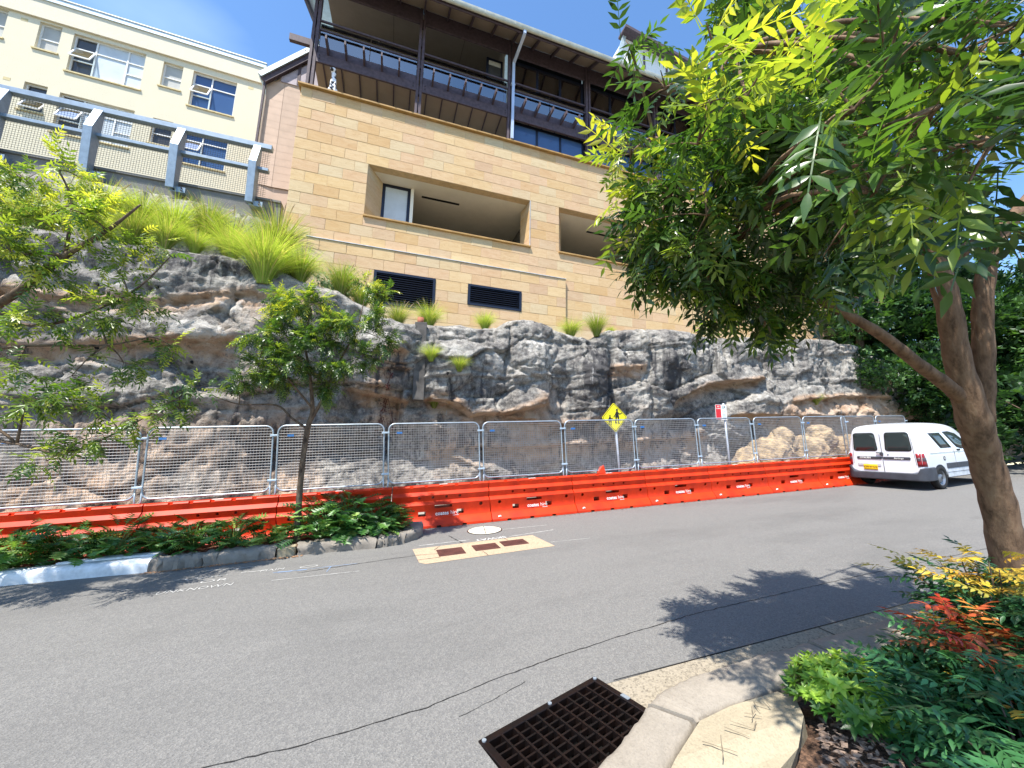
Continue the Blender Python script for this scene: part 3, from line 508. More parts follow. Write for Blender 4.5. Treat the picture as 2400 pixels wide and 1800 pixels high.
dark = np.clip(.95*blob(5.75, 2.2, .5, 1.1)+.9*blob(6.35, 2.0, .25, .9)+1.0*blob(8.75, 2.4, .55, .95)+.5*blob(13.35, 3.2, .3, .9)+.5*blob(2.2, 1.5, .9, .3)+.55*blob(.1, 1.9, .6, .4)+.6*np.clip((Z-3.5)/.6, 0, 1)*np.clip((-2.5-X)/.6, 0, 1)+.5*blob(9.3, .9, .5, .6)+.35*blob(10.6, 3.4, .3, .6)+.9*blob(-2.5, -.3, .6, .6)+.75*blob(-.8, -.1, 1.2, .6)+.5*blob(2.0, .1, 1.5, .5)+.5*blob(6.5, .3, 2.5, .5)+.35*blob(-5.5, -.2, 1.5, .5)+.22*np.clip((-1.2-X)/1, 0, 1)*np.clip((1.0-Z)/1, 0, 1), 0, 1)  # dark stains, plus shade of the hollows along the foot painted in
white = np.clip(1.25*blob(-4.05, 2.42, .5, .2)+.8*blob(-3.55, 3.05, .25, .25)+.6*blob(-5.9, 2.78, .25, .1)+.45*blob(3.9, 3.0, .9, .55)+.5*blob(7.2, 3.2, .5, .6)+.5*blob(10.6, 3.4, 1.1, .5)+.4*blob(12.4, 2.0, .7, .3)+.45*blob(15.8, 3.6, .8, .4)+.3*blob(13.2, 3.8, .3, .5), 0, 1)
pad = lambda A, v: np.concatenate([A, np.full((nX, nB), v)], 1).ravel()
attr(me, 'fresh', pad(fresh, .1)); attr(me, 'dark', pad(dark, .25)); attr(me, 'white', pad(white, .1))
mc, n, b = newmat('weathered cliff sandstone'); v = coords(n)
def at_(nm): return nd(n, 'Attribute', attribute_name=nm).outputs['Fac']
def mul(a, k):
    x = nd(n, 'Math', operation='MULTIPLY')
    for s, q in ((0, a), (1, k)):
        if hasattr(q, 'links'): n.links.new(q, x.inputs[s])
        else: x.inputs[s].default_value = q
    return x.outputs[0]
def add(a, k, cl=False):
    x = nd(n, 'Math', operation='ADD', use_clamp=cl)
    for s, q in ((0, a), (1, k)):
        if hasattr(q, 'links'): n.links.new(q, x.inputs[s])
        else: x.inputs[s].default_value = q
    return x.outputs[0]
n1 = noise(n, 1.1, 6, .62, v); n2 = noise(n, 7, 6, .7, v); n3 = noise(n, 28, 5, .7, v)
grey = ramp(n, add(mul(n1, .55), mul(n2, .45)), [(.37, (.075, .07, .068)), (.46, (.21, .193, .175)), (.54, (.37, .345, .305)), (.65, (.56, .525, .47))])
warm = ramp(n, noise(n, 1.7, 6, .65, v, .6), [(.3, (.26, .15, .09)), (.45, (.45, .31, .21)), (.58, (.55, .42, .32)), (.72, (.52, .35, .19))])
fm = ramp(n, add(at_('fresh'), mul(add(noise(n, .55, 4, .6, v), -.45), 1.6)), [(.3, (0, 0, 0)), (.62, (1, 1, 1))])
c = mixrgb(n, fm, grey, warm)
c = mixrgb(n, ramp(n, add(at_('white'), mul(add(n2, -.5), 1.3)), [(.38, (0, 0, 0)), (.55, (.75, .75, .75))]), c, (.60, .56, .50, 1))
vs = coords(n, (4.5, 4.5, .35)); st = noise(n, 1.0, 5, .65, vs); vs2 = coords(n, (11, 11, .6)); st2 = noise(n, 1.0, 4, .6, vs2)
sm = ramp(n, add(add(mul(at_('dark'), .8), mul(add(st, -.5), 2.3)), add(mul(add(st2, -.5), .9), mul(add(n1, -.5), 1.2))), [(.2, (0, 0, 0)), (.55, (.88, .88, .88))])
c = mixrgb(n, sm, c, (.055, .052, .055, 1))
sl = ramp(n, add(mul(add(st2, -.5), 1.5), mul(add(n2, -.5), .8)), [(.22, (0, 0, 0)), (.4, (.5, .5, .5))]); c = mixrgb(n, sl, c, (.58, .56, .53, 1))
c = mixrgb(n, ramp(n, n3, [(.30, (.55, .55, .55)), (.45, (0, 0, 0))]), c, (.06, .055, .05, 1))
n.links.new(c, b.inputs['Base Color']); b.inputs['Roughness'].default_value = .92; b.inputs['Specular IOR Level'].default_value = .2
vb = coords(n, (1, 1, 1.6)); bump(n, b, noise(n, 34, 6, .7, vb), .8, .03, bump(n, None, noise(n, 9, 6, .7, vb), .85, .09))
cl = link('cliff', me, mc, None, True); tag(cl, kind='structure')
def cliff_y(x, z):
    ii = min(max(int(round((x+18)/51*(nX-1))), 0), nX-1); zz = Z[ii]; return float(np.interp(z, zz, Yf[ii]))
def ledge_z(x, y):
    ii = min(max(int(round((x+18)/51*(nX-1))), 0), nX-1); return float(np.interp(y, np.concatenate([[Yf[ii, -1]], YB[ii]]), np.concatenate([[zt[ii]], ZB[ii]])))
# small drilled weep holes in the rock
for k, (x, z) in enumerate(((-5.0, 3.35), (-6.0, 3.25), (-4.9, 2.75), (-6.0, 1.95), (-4.2, 1.75), (1.42, 1.85))):
    y = cliff_y(x, z); m_ = MB(); m_.cyl((x, y-.04, z), (x, y+.1, z), .035, 10); m_.build('weep_hole', M['dark'], cl)
# grey rendered pier let into the rock, with its terracotta cap
cp = thing('rendered_pier', (.72, 9.75, 1.15), 'narrow grey rendered pier set into the cliff face below a terracotta pipe end', 'pier')
yy = min(cliff_y(.72, z_) for z_ in (1.4, 1.8, 2.2, 2.6, 3.0))+.04
MB().hexa([(.60, yy-.05, 1.15), (.88, yy-.05, 1.15), (.88, yy+.5, 1.15), (.60, yy+.5, 1.15)], [(.55, yy+.02, 3.22), (.86, yy+.02, 3.24), (.86, yy+.5, 3.24), (.55, yy+.5, 3.22)]).build('shaft', M['render'], cp, bevel=.01)
MB().cyl((.70, yy+.2, 3.2), (.70, yy+.2, 3.4), .085, 16).build('pipe_end', M['terracotta'], cp, True)
# broken boulders stacked behind the fence
def boulder(x, y, z, sx, sy, sz, seed, mat, label, group):
    bm = bmesh.new(); bmesh.ops.create_icosphere(bm, subdivisions=5, radius=1.0); V = np.array([p.co for p in bm.verts])
    d = 1+.34*fbm(V*1.4+seed*3.1, seed, 3)+.20*np.abs(fbm(V*3.2+seed, seed+5, 4))+.07*fbm(V*11, seed+9, 3)-.12; V2 = V*d[:, None]; V2 = np.sign(V2)*np.abs(V2)**.8*np.array([sx, sy, sz])
    for p, q in zip(bm.verts, V2): p.co = q
    me = bpy.data.meshes.new('boulder'); bm.to_mesh(me); bm.free(); o = link('boulder', me, mat, None, True, (x, y, z)); o.rotation_euler = (0, rnd.uniform(-.2, .2), rnd.uniform(0, 3)); return tag(o, label, 'boulder', group)
M['rocky2'] = pm('honey broken sandstone', '#bfa681', .95, var=.2, vs=4.5, bs=1, bd=.06, bsc=16, c2='#75675a')
gB = 'broken boulders behind the fence'
for (x, y, z, sx, sy, sz, s, lb) in ((10.75, 9.35, -.55, .4, .4, .75, 1, 'grey cream boulder leaning behind the fence just right of the parking sign'), (11.8, 9.35, -.35, .75, .5, .85, 2, 'large honey coloured boulder behind the fence two panels left of the van'), (12.6, 9.5, .35, .4, .4, .45, 3, 'small pale boulder lying on top of the honey boulders'),
    (13.6, 9.4, -.2, .85, .5, .75, 4, 'broad honey boulder behind the fence one panel left of the van'), (14.4, 9.5, .5, .5, .45, .45, 5, 'rounded tan boulder topping the heap left of the van'), (15.7, 9.4, .0, .5, .5, .65, 6, 'honey boulder half hidden behind the rear of the van')):
    boulder(x, y, z, sx, sy, sz, s, M['rocky2'], lb, gB)

# ------------------------------------------------------------------ orange water barriers
PROF = [(-.30, 0), (-.295, .045), (-.20, .155), (-.165, .175), (-.15, .21), (-.156, .30), (-.182, .435), (-.135, .485), (-.112, .50), (-.145, .612), (-.102, .66), (-.082, .68), (-.106, .785), (-.085, .81)]
full = PROF + [(-y, z) for y, z in PROF[::-1]]
def bool_cut(o, cutters):
    for c_ in cutters:
        m_ = o.modifiers.new('cut', 'BOOLEAN'); m_.object = c_; m_.solver = 'EXACT'
    dg = bpy.context.evaluated_depsgraph_get(); me = bpy.data.meshes.new_from_object(o.evaluated_get(dg)); o.modifiers.clear(); old = o.data; o.data = me; bpy.data.meshes.remove(old)
    for c_ in cutters: bpy.data.objects.remove(c_)
def barrier_proto():
    t = thing('barrier', (0, 0, 0), 'x', 'barrier', 'orange water filled barriers along the road')
    rings = []
    for x, s in ((-.992, .985), (-.97, 1), (.97, 1), (.992, .985)): rings.append([(x+(.012*math.sin(z*9)), y*s, z) for y, z in full])
    body = MB().loft(rings).build('body', M['orange'], t, local=True)
    mc_ = MB()
    for x in (-.47, -.2, .08, .36): mc_.cyl((x, -.5, .565), (x, .5, .565), .026, 12)
    for x in (-.79, .80): mc_.cyl((x, -.5, .375), (x, .5, .375), .037, 14)
    c1 = mc_.build('cut', M['orange'], None, local=True)
    mc_ = MB(); mc_.box(-.17, .19, -.5, .5, .355, .415)
    for x in (-.42, .36): mc_.box(x-.075, x+.075, -.5, .5, .205, .30)
    for x in (-.62, -.1, .42): mc_.box(x-.045, x+.045, -.5, .5, -.05, .036)
    for x in (-.62, -.33, -.02, .3, .62): mc_.box(x-.035, x+.035, -.5, -.055, .775, .9)
    c2 = mc_.build('cut', M['orange'], None, local=True)
    bool_cut(body, [c1, c2]); smooth_by_angle(body, 30)
    bv = body.modifiers.new('bevel', 'BEVEL'); bv.width = .006; bv.segments = 2; bv.limit_method = 'ANGLE'; bv.angle_limit = math.radians(50)
    ca = MB(); ca.cyl((-.82, -.245, .09), (-.82, -.262, .075), .035, 16); ca = ca.build('drain_plug', M['white'], t, local=True); MB().cyl((-.82, -.2625, .0745), (-.82, -.266, .071), .013, 10).build('plug_hole', M['black'], ca, local=True)
    MB().box(-.05, .12, -.045, .02, .8102, .8125).build('top_sticker', M['white'], t, local=True)
    Rf = Matrix.Rotation(math.radians(90), 3, 'X')
    yv = -.1585
    put_text('lettering', 'coates', .105, M['white'], t, Matrix.Rotation(math.radians(-6), 3, 'X') @ Rf, (-.02, yv-.006, .245), .0012, .0015)
    put_text('lettering', 'hire', .105, M['white'], t, Matrix.Rotation(math.radians(-6), 3, 'X') @ Rf, (.235, yv-.006, .246), -.001, .0015)
    MB().box(.20, .32, yv-.012, yv-.006, .185, .192).build('lettering_line', M['white'], t, local=True)
    return t
bp = barrier_proto()
BL = ['leftmost orange barrier, cut off by the left edge behind the planter', 'second orange barrier from the left, behind the leafy planter plants', 'third orange barrier from the left, mostly hidden by planter plants', 'orange barrier behind the slim planter tree trunk', 'orange barrier just right of the planter end, dappled with shade', 'orange barrier behind the round manhole cover', 'orange barrier with a scrap of orange plastic on top, before the children sign', 'orange barrier directly right of the children warning sign pole', 'orange barrier below the parking sign', 'orange barrier in front of the honey boulders, third from the van', 'orange barrier second from the van', 'orange barrier ending beside the rear bumper of the white van', 'angled orange barrier seen under the white van', 'last orange barrier beyond the white van']
Ry = -SLOPE; bars = []
bx0 = [(-8.75+2*i, 8.39, 0) for i in range(12)] + [(15.2, 8.55, .09), (17.2, 8.72, .09)]
for i, (x, y, a) in enumerate(bx0):
    o = bp if i == 0 else copy_tree(bp); o['label'] = BL[i]; o.location = (x, y, gz(x)+.004); o.rotation_euler = (0, Ry, a); bars.append(o)
m_ = MB(); m_.add([(4.93, 8.36, gz(4.9)+.83), (5.15, 8.36, gz(5.1)+.83), (5.12, 8.40, gz(5.1)+1.02), (5.02, 8.42, gz(5)+.98), (5.16, 8.44, gz(5.1)+.84), (4.95, 8.44, gz(5)+.84)], [(0, 1, 2, 3), (1, 4, 2), (4, 5, 3, 2), (5, 0, 3), (0, 5, 4, 1)])
tag(m_.build('barrier_scrap', M['orange']), 'torn orange plastic scrap sticking up on the barrier left of the children sign', 'plastic scrap')
# ------------------------------------------------------------------ mesh fence panels standing on the barriers
def fence_proto():
    t = thing('fence_panel', (0, 0, 0), 'x', 'fence panel', 'white wire mesh fence panels on the barriers')
    W_, z0, z1, r = .955, .06, 1.27, .13; P = []
    for (cx_, cz_, a0) in ((W_-r, z1-r, 0), (-W_+r, z1-r, 90), (-W_+r, z0+r, 180), (W_-r, z0+r, 270)):
        for k in range(6): a = math.radians(a0+18*k); P.append((cx_+r*math.cos(a), 0, cz_+r*math.sin(a)))
    MB().tube(P, .0165, 8, closed=True).build('frame', M['galv'], t, True, local=True)
    mb = MB(); zz = z0+.05
    nx_ = 38; nz_ = 24
    def inset(c, lim, oth):   # keep the wires inside the rounded corners
        d = abs(c)-(lim-r); return oth if d <= 0 else oth-r+math.sqrt(max(r*r-d*d, 0))
    zc, zh = (z0+z1)/2, (z1-z0)/2
    for k in range(1, nx_): x = -W_+2*W_*k/nx_; h = inset(x, W_, zh); mb.tube([(x, .002, zc-h), (x, .002, zc+h)], .0032, 4, cap=False)
    for k in range(1, nz_): z = z0+(z1-z0)*k/nz_; h = inset(z-zc, zh, W_); mb.tube([(-h, -.003, z), (h, -.003, z)], .0032, 4, cap=False)
    o = mb.build('wire_mesh', M['wire'], t, local=True); o['kind'] = 'stuff'
    for s in (-1, 1): MB().tube([(s*W_, 0, .2), (s*W_, .0, .02), (s*(W_+.03), 0, -.06)], .015, 8).build('foot', M['galv'], t, True, local=True)
    for z in (.26, 1.09): MB().box(W_-.04, W_+.11, -.035, -.016, z-.018, z+.018).build('clamp', M['clamp'], t, local=True, bevel=.004)
    MB().box(-W_+.16, -W_+.27, -.012, -.006, 1.06, 1.1).build('tag', M['blue'], t, local=True)
    return t
fpn = fence_proto()
FL = ['leftmost mesh fence panel, behind the hanging branches at the left edge', 'second mesh fence panel from the left, behind the leafy branches', 'third mesh fence panel from the left, before the pale crumbling rock', 'mesh fence panel just left of the planter tree trunk', 'mesh fence panel behind the slim planter tree trunk', 'mesh fence panel above the barrier beside the planter end', 'mesh fence panel above the manhole, left of the children sign', 'mesh fence panel crossed by the children sign pole', 'mesh fence panel between the children sign and the parking sign', 'mesh fence panel crossed by the parking sign pole', 'mesh fence panel in front of the large honey boulder', 'mesh fence panel one before the van, in front of broad honey boulders', 'mesh fence panel partly hidden by the rear of the white van', 'mesh fence panel showing just above the van roof', 'last mesh fence panel beyond the van, beside the tree trunk']
fx0 = [(-10.92+2*i, 8.40, 0) for i in range(13)] + [(15.05, 8.62, .09), (17.05, 8.80, .09)]
for i, (x, y, a) in enumerate(fx0):
    o = fpn if i == 0 else copy_tree(fpn); o['label'] = FL[i]; o.location = (x, y, gz(x)+.83); o.rotation_euler = (math.radians(rnd.uniform(-1.2, 1.2)), Ry, a+math.radians(rnd.uniform(-.8, .8)))
# ------------------------------------------------------------------ signs
sg = thing('children_warning_sign', (5.98, 8.95, gz(5.98)), 'yellow diamond warning sign with two black walking children on a pale pole', 'road sign')
MB().cyl((5.99, 8.95, gz(6)), (5.80, 8.95, 1.12), .031, 12).build('pole', M['pole'], sg, True)
def poly2(name, pts, mat, parent, y, th=.003):
    """flat cut-out in the XZ plane facing the road"""
    return MB().prism([(p[0], y, p[1]) for p in pts], (0, -th, 0)).build(name, mat, parent)
def rdiamond(cx_, cz_, h, r, rot=0):
    P = []
    for k in range(4):
        a0 = math.pi/2*k; c_ = ((h-r*1.414)*math.cos(a0), (h-r*1.414)*math.sin(a0))
        for j_ in range(5): a = a0-math.pi/4+math.pi/2*j_/4; P.append((c_[0]+r*math.cos(a), c_[1]+r*math.sin(a)))
    co, si = math.cos(rot), math.sin(rot); return [(cx_+x*co-z*si, cz_+x*si+z*co) for x, z in P]
SC = (5.79, .84); rt = math.radians(4)
pl = poly2('plate', rdiamond(*SC, .395, .04, rt), M['signy'], sg, 8.905, .004)
def ringp(name, o_, i_, mat, parent, y):
    n_ = len(o_); mb = MB(); mb.add([(p[0], y, p[1]) for p in o_]+[(p[0], y, p[1]) for p in i_], [(k, (k+1) % n_, n_+(k+1) % n_, n_+k) for k in range(n_)]); return mb.build(name, mat, parent)
ringp('border', rdiamond(*SC, .372, .034, rt), rdiamond(*SC, .355, .03, rt), M['black'], pl, 8.8985)
def figure(cx_, cz_, s, arm, parent):
    """walking figure: head, dress, legs, arms"""
    def T(P): return [(cx_+x*s, cz_+z*s) for x, z in P]
    y = 8.8985
    poly2('head', T([(.0+.075*math.cos(a*.524), .42+.085*math.sin(a*.524)) for a in range(12)]), M['black'], parent, y)
    poly2('torso', T([(-.06, .33), (.06, .33), (.10, .15), (.17, -.08), (-.15, -.08), (-.09, .15)]), M['black'], parent, y-.0005)
    poly2('leg', T([(-.13, -.06), (-.02, -.06), (-.05, -.25), (-.11, -.40), (-.02, -.43), (-.02, -.46), (-.17, -.46), (-.12, -.25)]), M['black'], parent, y-.001)
    poly2('leg', T([(.03, -.06), (.14, -.06), (.15, -.24), (.11, -.42), (.2, -.45), (.2, -.48), (.06, -.48), (.07, -.24)]), M['black'], parent, y-.001)
    for P in arm: poly2('arm', T(P), M['black'], parent, y-.0015)
figure(SC[0]+.075, SC[1]+.035, .40, [[(.04, .32), (.08, .28), (.2, .18), (.38, .27), (.4, .24), (.2, .12), (.05, .2)], [(-.05, .32), (-.09, .27), (-.17, .1), (-.29, -.06), (-.25, -.08), (-.12, .08), (-.04, .2)]], pl)
figure(SC[0]-.145, SC[1]-.075, .27, [[(.04, .3), (.1, .24), (.2, .18), (.33, .24), (.33, .2), (.2, .12), (.05, .2)], [(-.05, .32), (-.1, .26), (-.2, .05), (-.24, -.06), (-.2, -.08), (-.13, .06), (-.04, .2)]], pl)
for dx, dz in ((.02, .2), (.02, -.31)): MB().cyl((SC[0]+dx, 8.90, SC[1]+dz), (SC[0]+dx, 8.893, SC[1]+dz), .009, 8).build('rivet', M['galv'], pl)
strip_ = MB(); strip_.box(5.845, 5.868, 8.916, 8.919, .3, .47)
sg2 = thing('parking_sign', (9.70, 8.95, gz(9.7)), 'red no stopping and white one hour parking plates on a pale pole', 'road sign')
MB().cyl((9.72, 8.95, gz(9.7)), (9.60, 8.95, 1.42), .031, 12).build('pole', M['pole'], sg2, True)
def rrect(x0, x1, z0, z1, r):
    P = []
    for (a, b_, s) in ((x1-r, z1-r, 0), (x0+r, z1-r, 90), (x0+r, z0+r, 180), (x1-r, z0+r, 270)):
        for k in range(4): t = math.radians(s+30*k); P.append((a+r*math.cos(t), b_+r*math.sin(t)))
    return P
Rf = Matrix.Rotation(math.radians(90), 3, 'X'); o2 = Vector((9.70, 8.95, gz(9.7)))
def st(name, s, size, mat, parent, x, z, y=8.905, bold=0, sx=1): put_text(name, s, size, mat, parent, Rf, Vector((x, y, z))-o2, bold, .0006, sx)
wp = poly2('plate', rrect(9.245, 9.665, .92, 1.37, .03), M['white'], sg2, 8.912, .004); wp['label'] = 'white backing plate'
rp = poly2('red_plate', rrect(9.255, 9.45, .93, 1.36, .02), M['signr'], sg2, 8.907, .002)
for s, z, sz in (('NO', 1.31, .055), ('STOPPING', 1.25, .036)): st('lettering', s, sz, M['white'], rp, 9.353, z, 8.9035, .001)
poly2('arrow', [(9.28, .962), (9.31, .98), (9.31, .97), (9.39, .97), (9.39, .98), (9.425, .962), (9.39, .945), (9.39, .955), (9.31, .955), (9.31, .945)], M['white'], rp, 8.9045, .001)
st('lettering', '1P', .125, M['signg'], wp, 9.555, 1.285, 8.9065, .003)
for k, (x0, x1, z) in enumerate(((9.485, 9.545, 1.185), (9.565, 9.63, 1.185), (9.49, 9.62, 1.13), (9.485, 9.625, 1.085), (9.49, 9.62, 1.05), (9.485, 9.625, 1.015), (9.50, 9.61, .985))): poly2('print_line', [(x0, z-.007), (x1, z-.007), (x1, z+.007), (x0, z+.007)], M['signg'] if k < 2 else M['clamp'], wp, 8.9075, .001)
poly2('arrow', [(9.48, .955), (9.51, .972), (9.51, .96), (9.60, .96), (9.60, .972), (9.63, .955), (9.60, .938), (9.60, .95), (9.51, .95), (9.51, .938)], M['signg'], wp, 8.9075, .001)
# ------------------------------------------------------------------ sandstone building
FY = 12.0; CH = .361; ZL = 6.05
sb = thing('sandstone_building', (-3.25, FY, 3.2), 'sandstone faced building with dark timber balconies standing above the cliff', 'building')
OPEN = [(-1.10, 4.47, ZL+3*CH, ZL+8*CH), (5.63, 11.2, ZL+3*CH, ZL+8*CH)]
LOUV = [(-.66, 1.21, ZL-5*CH, ZL-2*CH), (2.28, 4.15, ZL-4*CH, ZL-2*CH)]
XR = 24.0
bmesh_cache = {}
def block_mesh(wd, h):
    k = (round(wd, 3), round(h, 3))
    if k in bmesh_cache: return bmesh_cache[k]
    c_ = .005; x0, x1, z0, z1 = .005, wd-.005, .005, h-.005
    mb = MB(); mb.add([(x0, 0.06, z0), (x1, .06, z0), (x1, .06, z1), (x0, .06, z1), (x0, .006, z0), (x1, .006, z0), (x1, .006, z1), (x0, .006, z1), (x0+c_, 0, z0+c_), (x1-c_, 0, z0+c_), (x1-c_, 0, z1-c_), (x0+c_, 0, z1-c_)],
        [(0, 1, 5, 4), (1, 2, 6, 5), (2, 3, 7, 6), (3, 0, 4, 7), (4, 5, 9, 8), (5, 6, 10, 9), (6, 7, 11, 10), (7, 4, 8, 11), (8, 9, 10, 11)])
    me = mb.mesh('block'); me.materials.append(M['sblock']); bmesh_cache[k] = me; return me
pieces = []
def lay(z0, h, xa, xb, y, holes, shift):
    spans = [(xa, xb)]
    for (hx0, hx1, hz0, hz1) in holes:
        if z0+h > hz0+.02 and z0 < hz1-.02:
            ns = []
            for a, b_ in spans:
                if hx1 <= a or hx0 >= b_: ns.append((a, b_)); continue
                if hx0 > a: ns.append((a, hx0))
                if hx1 < b_: ns.append((hx1, b_))
            spans = ns
    for a, b_ in spans:
        x = a; e = -3.25+shift+.70*math.floor((a+3.25-shift)/.70+1e-6)+.70
        while x < b_-.01:
            x2 = min(e, b_)
            if b_-x2 < .12: x2 = b_
            if x2-x < .12 and x2 < b_: x2 = min(x2+.70, b_); e += .70
            jit = rnd.uniform(-.05, .05) if x2 < b_-.15 else 0
            x2 += jit; pieces.append((x, x2-x, z0, h, y+rnd.uniform(-.003, .004))); x = x2; e += .70
r0 = 0
for k in range(14): lay(ZL+k*CH, CH, -3.25, XR, FY, OPEN, .35 if k % 2 else .7); r0 += 1
for k in range(1, 8):
    z = ZL-k*CH
    lay(z, CH, -2.6, 5.85, FY-.10, [(a, b_, c_, d) for a, b_, c_, d in LOUV], .35 if k % 2 else .7)
    lay(z, CH, 5.85, XR, FY, [], .35 if k % 2 else .7)
# louvre edges do not fall on the courses: fill blocks beside them are trimmed to the louvre
vis = sorted(pieces, key=lambda p: (p[0] > 7.6 and p[2] > 6.5, p[0]+(20 if p[2] < 3.4 else 0)))
for (x, wd, z, h, y) in vis[:300]:
    o = bpy.data.objects.new('block', block_mesh(wd if wd < .64 else round(wd, 2), h)); col.objects.link(o); o.parent = sb; o.location = Vector((x, y, z))-ORG[sb.name]
mb = MB(); rv = []
for (x, wd, z, h, y) in vis[300:]:
    n0 = len(mb.v); me_ = block_mesh(round(wd, 2), h); mb.add([(x+p.co.x, y+p.co.y, z+p.co.z) for p in me_.vertices], [tuple(f.vertices) for f in me_.polygons]); rv += [rnd.random()]*(len(mb.v)-n0)
o = mb.build('block_courses', M['sblockm'], sb); attr(o.data, 'rnd', rv); o['kind'] = 'stuff'
# backing wall (mortar) with the openings left out, side wall
mb = MB(); z0w, z1w = 3.2, ZL+14*CH
def wall_xz(mb, xa, xb, za, zb, holes, y0, y1):
    xs_ = sorted({xa, xb, *[h for q in holes for h in q[:2] if xa < h < xb]}); zs_ = sorted({za, zb, *[h for q in holes for h in q[2:] if za < h < zb]})
    for i in range(len(xs_)-1):
        for j in range(len(zs_)-1):
            cx_, cz_ = (xs_[i]+xs_[i+1])/2, (zs_[j]+zs_[j+1])/2
            if any(h[0] < cx_ < h[1] and h[2] < cz_ < h[3] for h in holes): continue
            mb.box(xs_[i], xs_[i+1], y0, y1, zs_[j], zs_[j+1])
wall_xz(mb, -3.245, XR, z0w, z1w-.003, OPEN+[(a, b_, c_, d) for a, b_, c_, d in LOUV], FY+.009, FY+.3)
wall_xz(mb, -2.595, 5.845, z0w, ZL-.003, LOUV, FY-.088, FY+.008)
mb.box(-3.245, -3.0, FY+.3, 24, z0w, z1w-.004)
mb.build('wall', M['grout'], sb)
# coping with a dark shadow edge, zinc flashing above the louvre plinth
MB().box(-3.33, XR, FY-.11, FY+.32, z1w, z1w+.055).build('coping', M['coping'], sb, bevel=.004)
MB().box(-2.62, 5.86, FY-.125, FY-.002, ZL+.002, ZL+.022).build('flashing', M['flash'], sb)
for k, (x0, x1, z0_, z1_) in enumerate(OPEN):
    MB().box(x0-.03, x1+.03, FY-.075, FY+.06, z0_-.055, z0_-.001).build('sill', M['coping'], sb, bevel=.004)
    mb = MB(); yb = FY+.81     # splayed stone reveals
    for xj, xk in ((x0, x0+.44), (x1, x1-.09)):      # blocks of the reveal, course by course
        for q in range(5):
            za, zb_ = z0_+q*CH+.004, z0_+(q+1)*CH-.004; m2 = MB(); cut = .5 if q % 2 else .0
            for f0, f1 in (((0, .49), (.51, 1)) if cut else ((0, 1),)):
                pa = (xj+(xk-xj)*f0, FY+.004+(yb-FY-.004)*f0); pb = (xj+(xk-xj)*f1, FY+.004+(yb-FY-.004)*f1); m2.add([(pa[0], pa[1], za), (pb[0], pb[1], za), (pb[0], pb[1], zb_), (pa[0], pa[1], zb_)], [(0, 1, 2, 3)])
            m2.build('reveal_block', M['sblock'], sb)
        m2 = MB(); s_ = .004 if xj == x1 else -.004; m2.add([(xj+s_, FY+.01, z0_), (xk+s_, yb, z0_), (xk+s_, yb, z1_), (xj+s_, FY+.01, z1_)], [(0, 1, 2, 3)]); m2.build('reveal_backing', M['grout'], sb)
    mb = MB(); mb.add([(x0-.3, FY+.02, z1_+.002), (x1+.3, FY+.02, z1_+.002), (x1+1, 19, z1_+.002), (x0-1, 19, z1_+.002)], [(0, 1, 2, 3)]); mb.build('soffit', M['plaster'], sb)
    mb = MB(); mb.add([(x0-1, 19, z0_-2), (x1+1, 19, z0_-2), (x1+1, 19, z1_), (x0-1, 19, z1_)], [(0, 1, 2, 3)]); mb.add([(x0+.44, yb, z0_-.02), (x1-.09, yb, z0_-.02), (x1+1, 19, z0_-2), (x0-1, 19, z0_-2)], [(3, 2, 1, 0)])
    mb.add([(x0-.9, yb, z0_-2), (x0-.9, 19, z0_-2), (x0-.9, 19, z1_), (x0-.9, yb, z1_)], [(0, 1, 2, 3)]); mb.add([(x1+.5, yb, z0_-2), (x1+.5, 19, z0_-2), (x1+.5, 19, z1_), (x1+.5, yb, z1_)], [(0, 1, 2, 3)]); mb.build('room', pm('room wall', '#6d6861', .9), sb)
    wx0, wx1 = x0+.44, x0+1.38
    if k == 0:
        wf = MB(); wf.box(wx0, wx0+.10, yb, yb+.09, z0_, z1_-.002).box(wx1-.1, wx1, yb, yb+.09, z0_, z1_-.002).box(wx0+.1, wx1-.1, yb, yb+.09, z1_-.10, z1_-.002).box(wx0+.1, wx1-.1, yb, yb+.09, z0_, z0_+.09)
        wf = wf.build('window', M['frame'], sb); MB().box(wx0+.1, wx1-.1, yb+.03, yb+.045, z0_+.09, z1_-.1).build('blind', M['blindw'], wf); MB().box(wx1+.005, wx1+.11, yb-.05, yb+.12, z0_, z1_-.002).build('jamb_post', M['plaster'], wf)
    MB().box(x0+1.78, x0+3.15, FY+1.06, FY+1.16, z1_-.012, z1_+.0).build('ceiling_vent', M['black'], sb)
    MB().box(x1-.011, x1+.012, FY-.012, FY+.003, z0_, z1_).build('corner_trim', M['flash'], sb)
for k, (x0, x1, z0_, z1_) in enumerate(LOUV):
    y = FY-.10; fr = MB(); wd = .075
    fr.box(x0, x1, y-.02, y+.1, z1_-wd, z1_).box(x0, x1, y-.02, y+.1, z0_, z0_+wd).box(x0, x0+wd, y-.02, y+.1, z0_+wd, z1_-wd).box(x1-wd, x1, y-.02, y+.1, z0_+wd, z1_-wd)
    lv = fr.build('louvre', M['frame'], sb); MB().box(x0+wd, x1-wd, y+.085, y+.1, z0_+wd, z1_-wd).build('louvre_back', M['dark'], lv)
    z = z0_+wd+.03
    while z < z1_-wd-.02: MB().hexa([(x0+wd, y-.005, z-.004), (x1-wd, y-.005, z-.004), (x1-wd, y+.06, z+.04), (x0+wd, y+.06, z+.04)], [(x0+wd, y-.005, z+.004), (x1-wd, y-.005, z+.004), (x1-wd, y+.06, z+.048), (x0+wd, y+.06, z+.048)]).build('slat', M['frame'], lv); z += .072
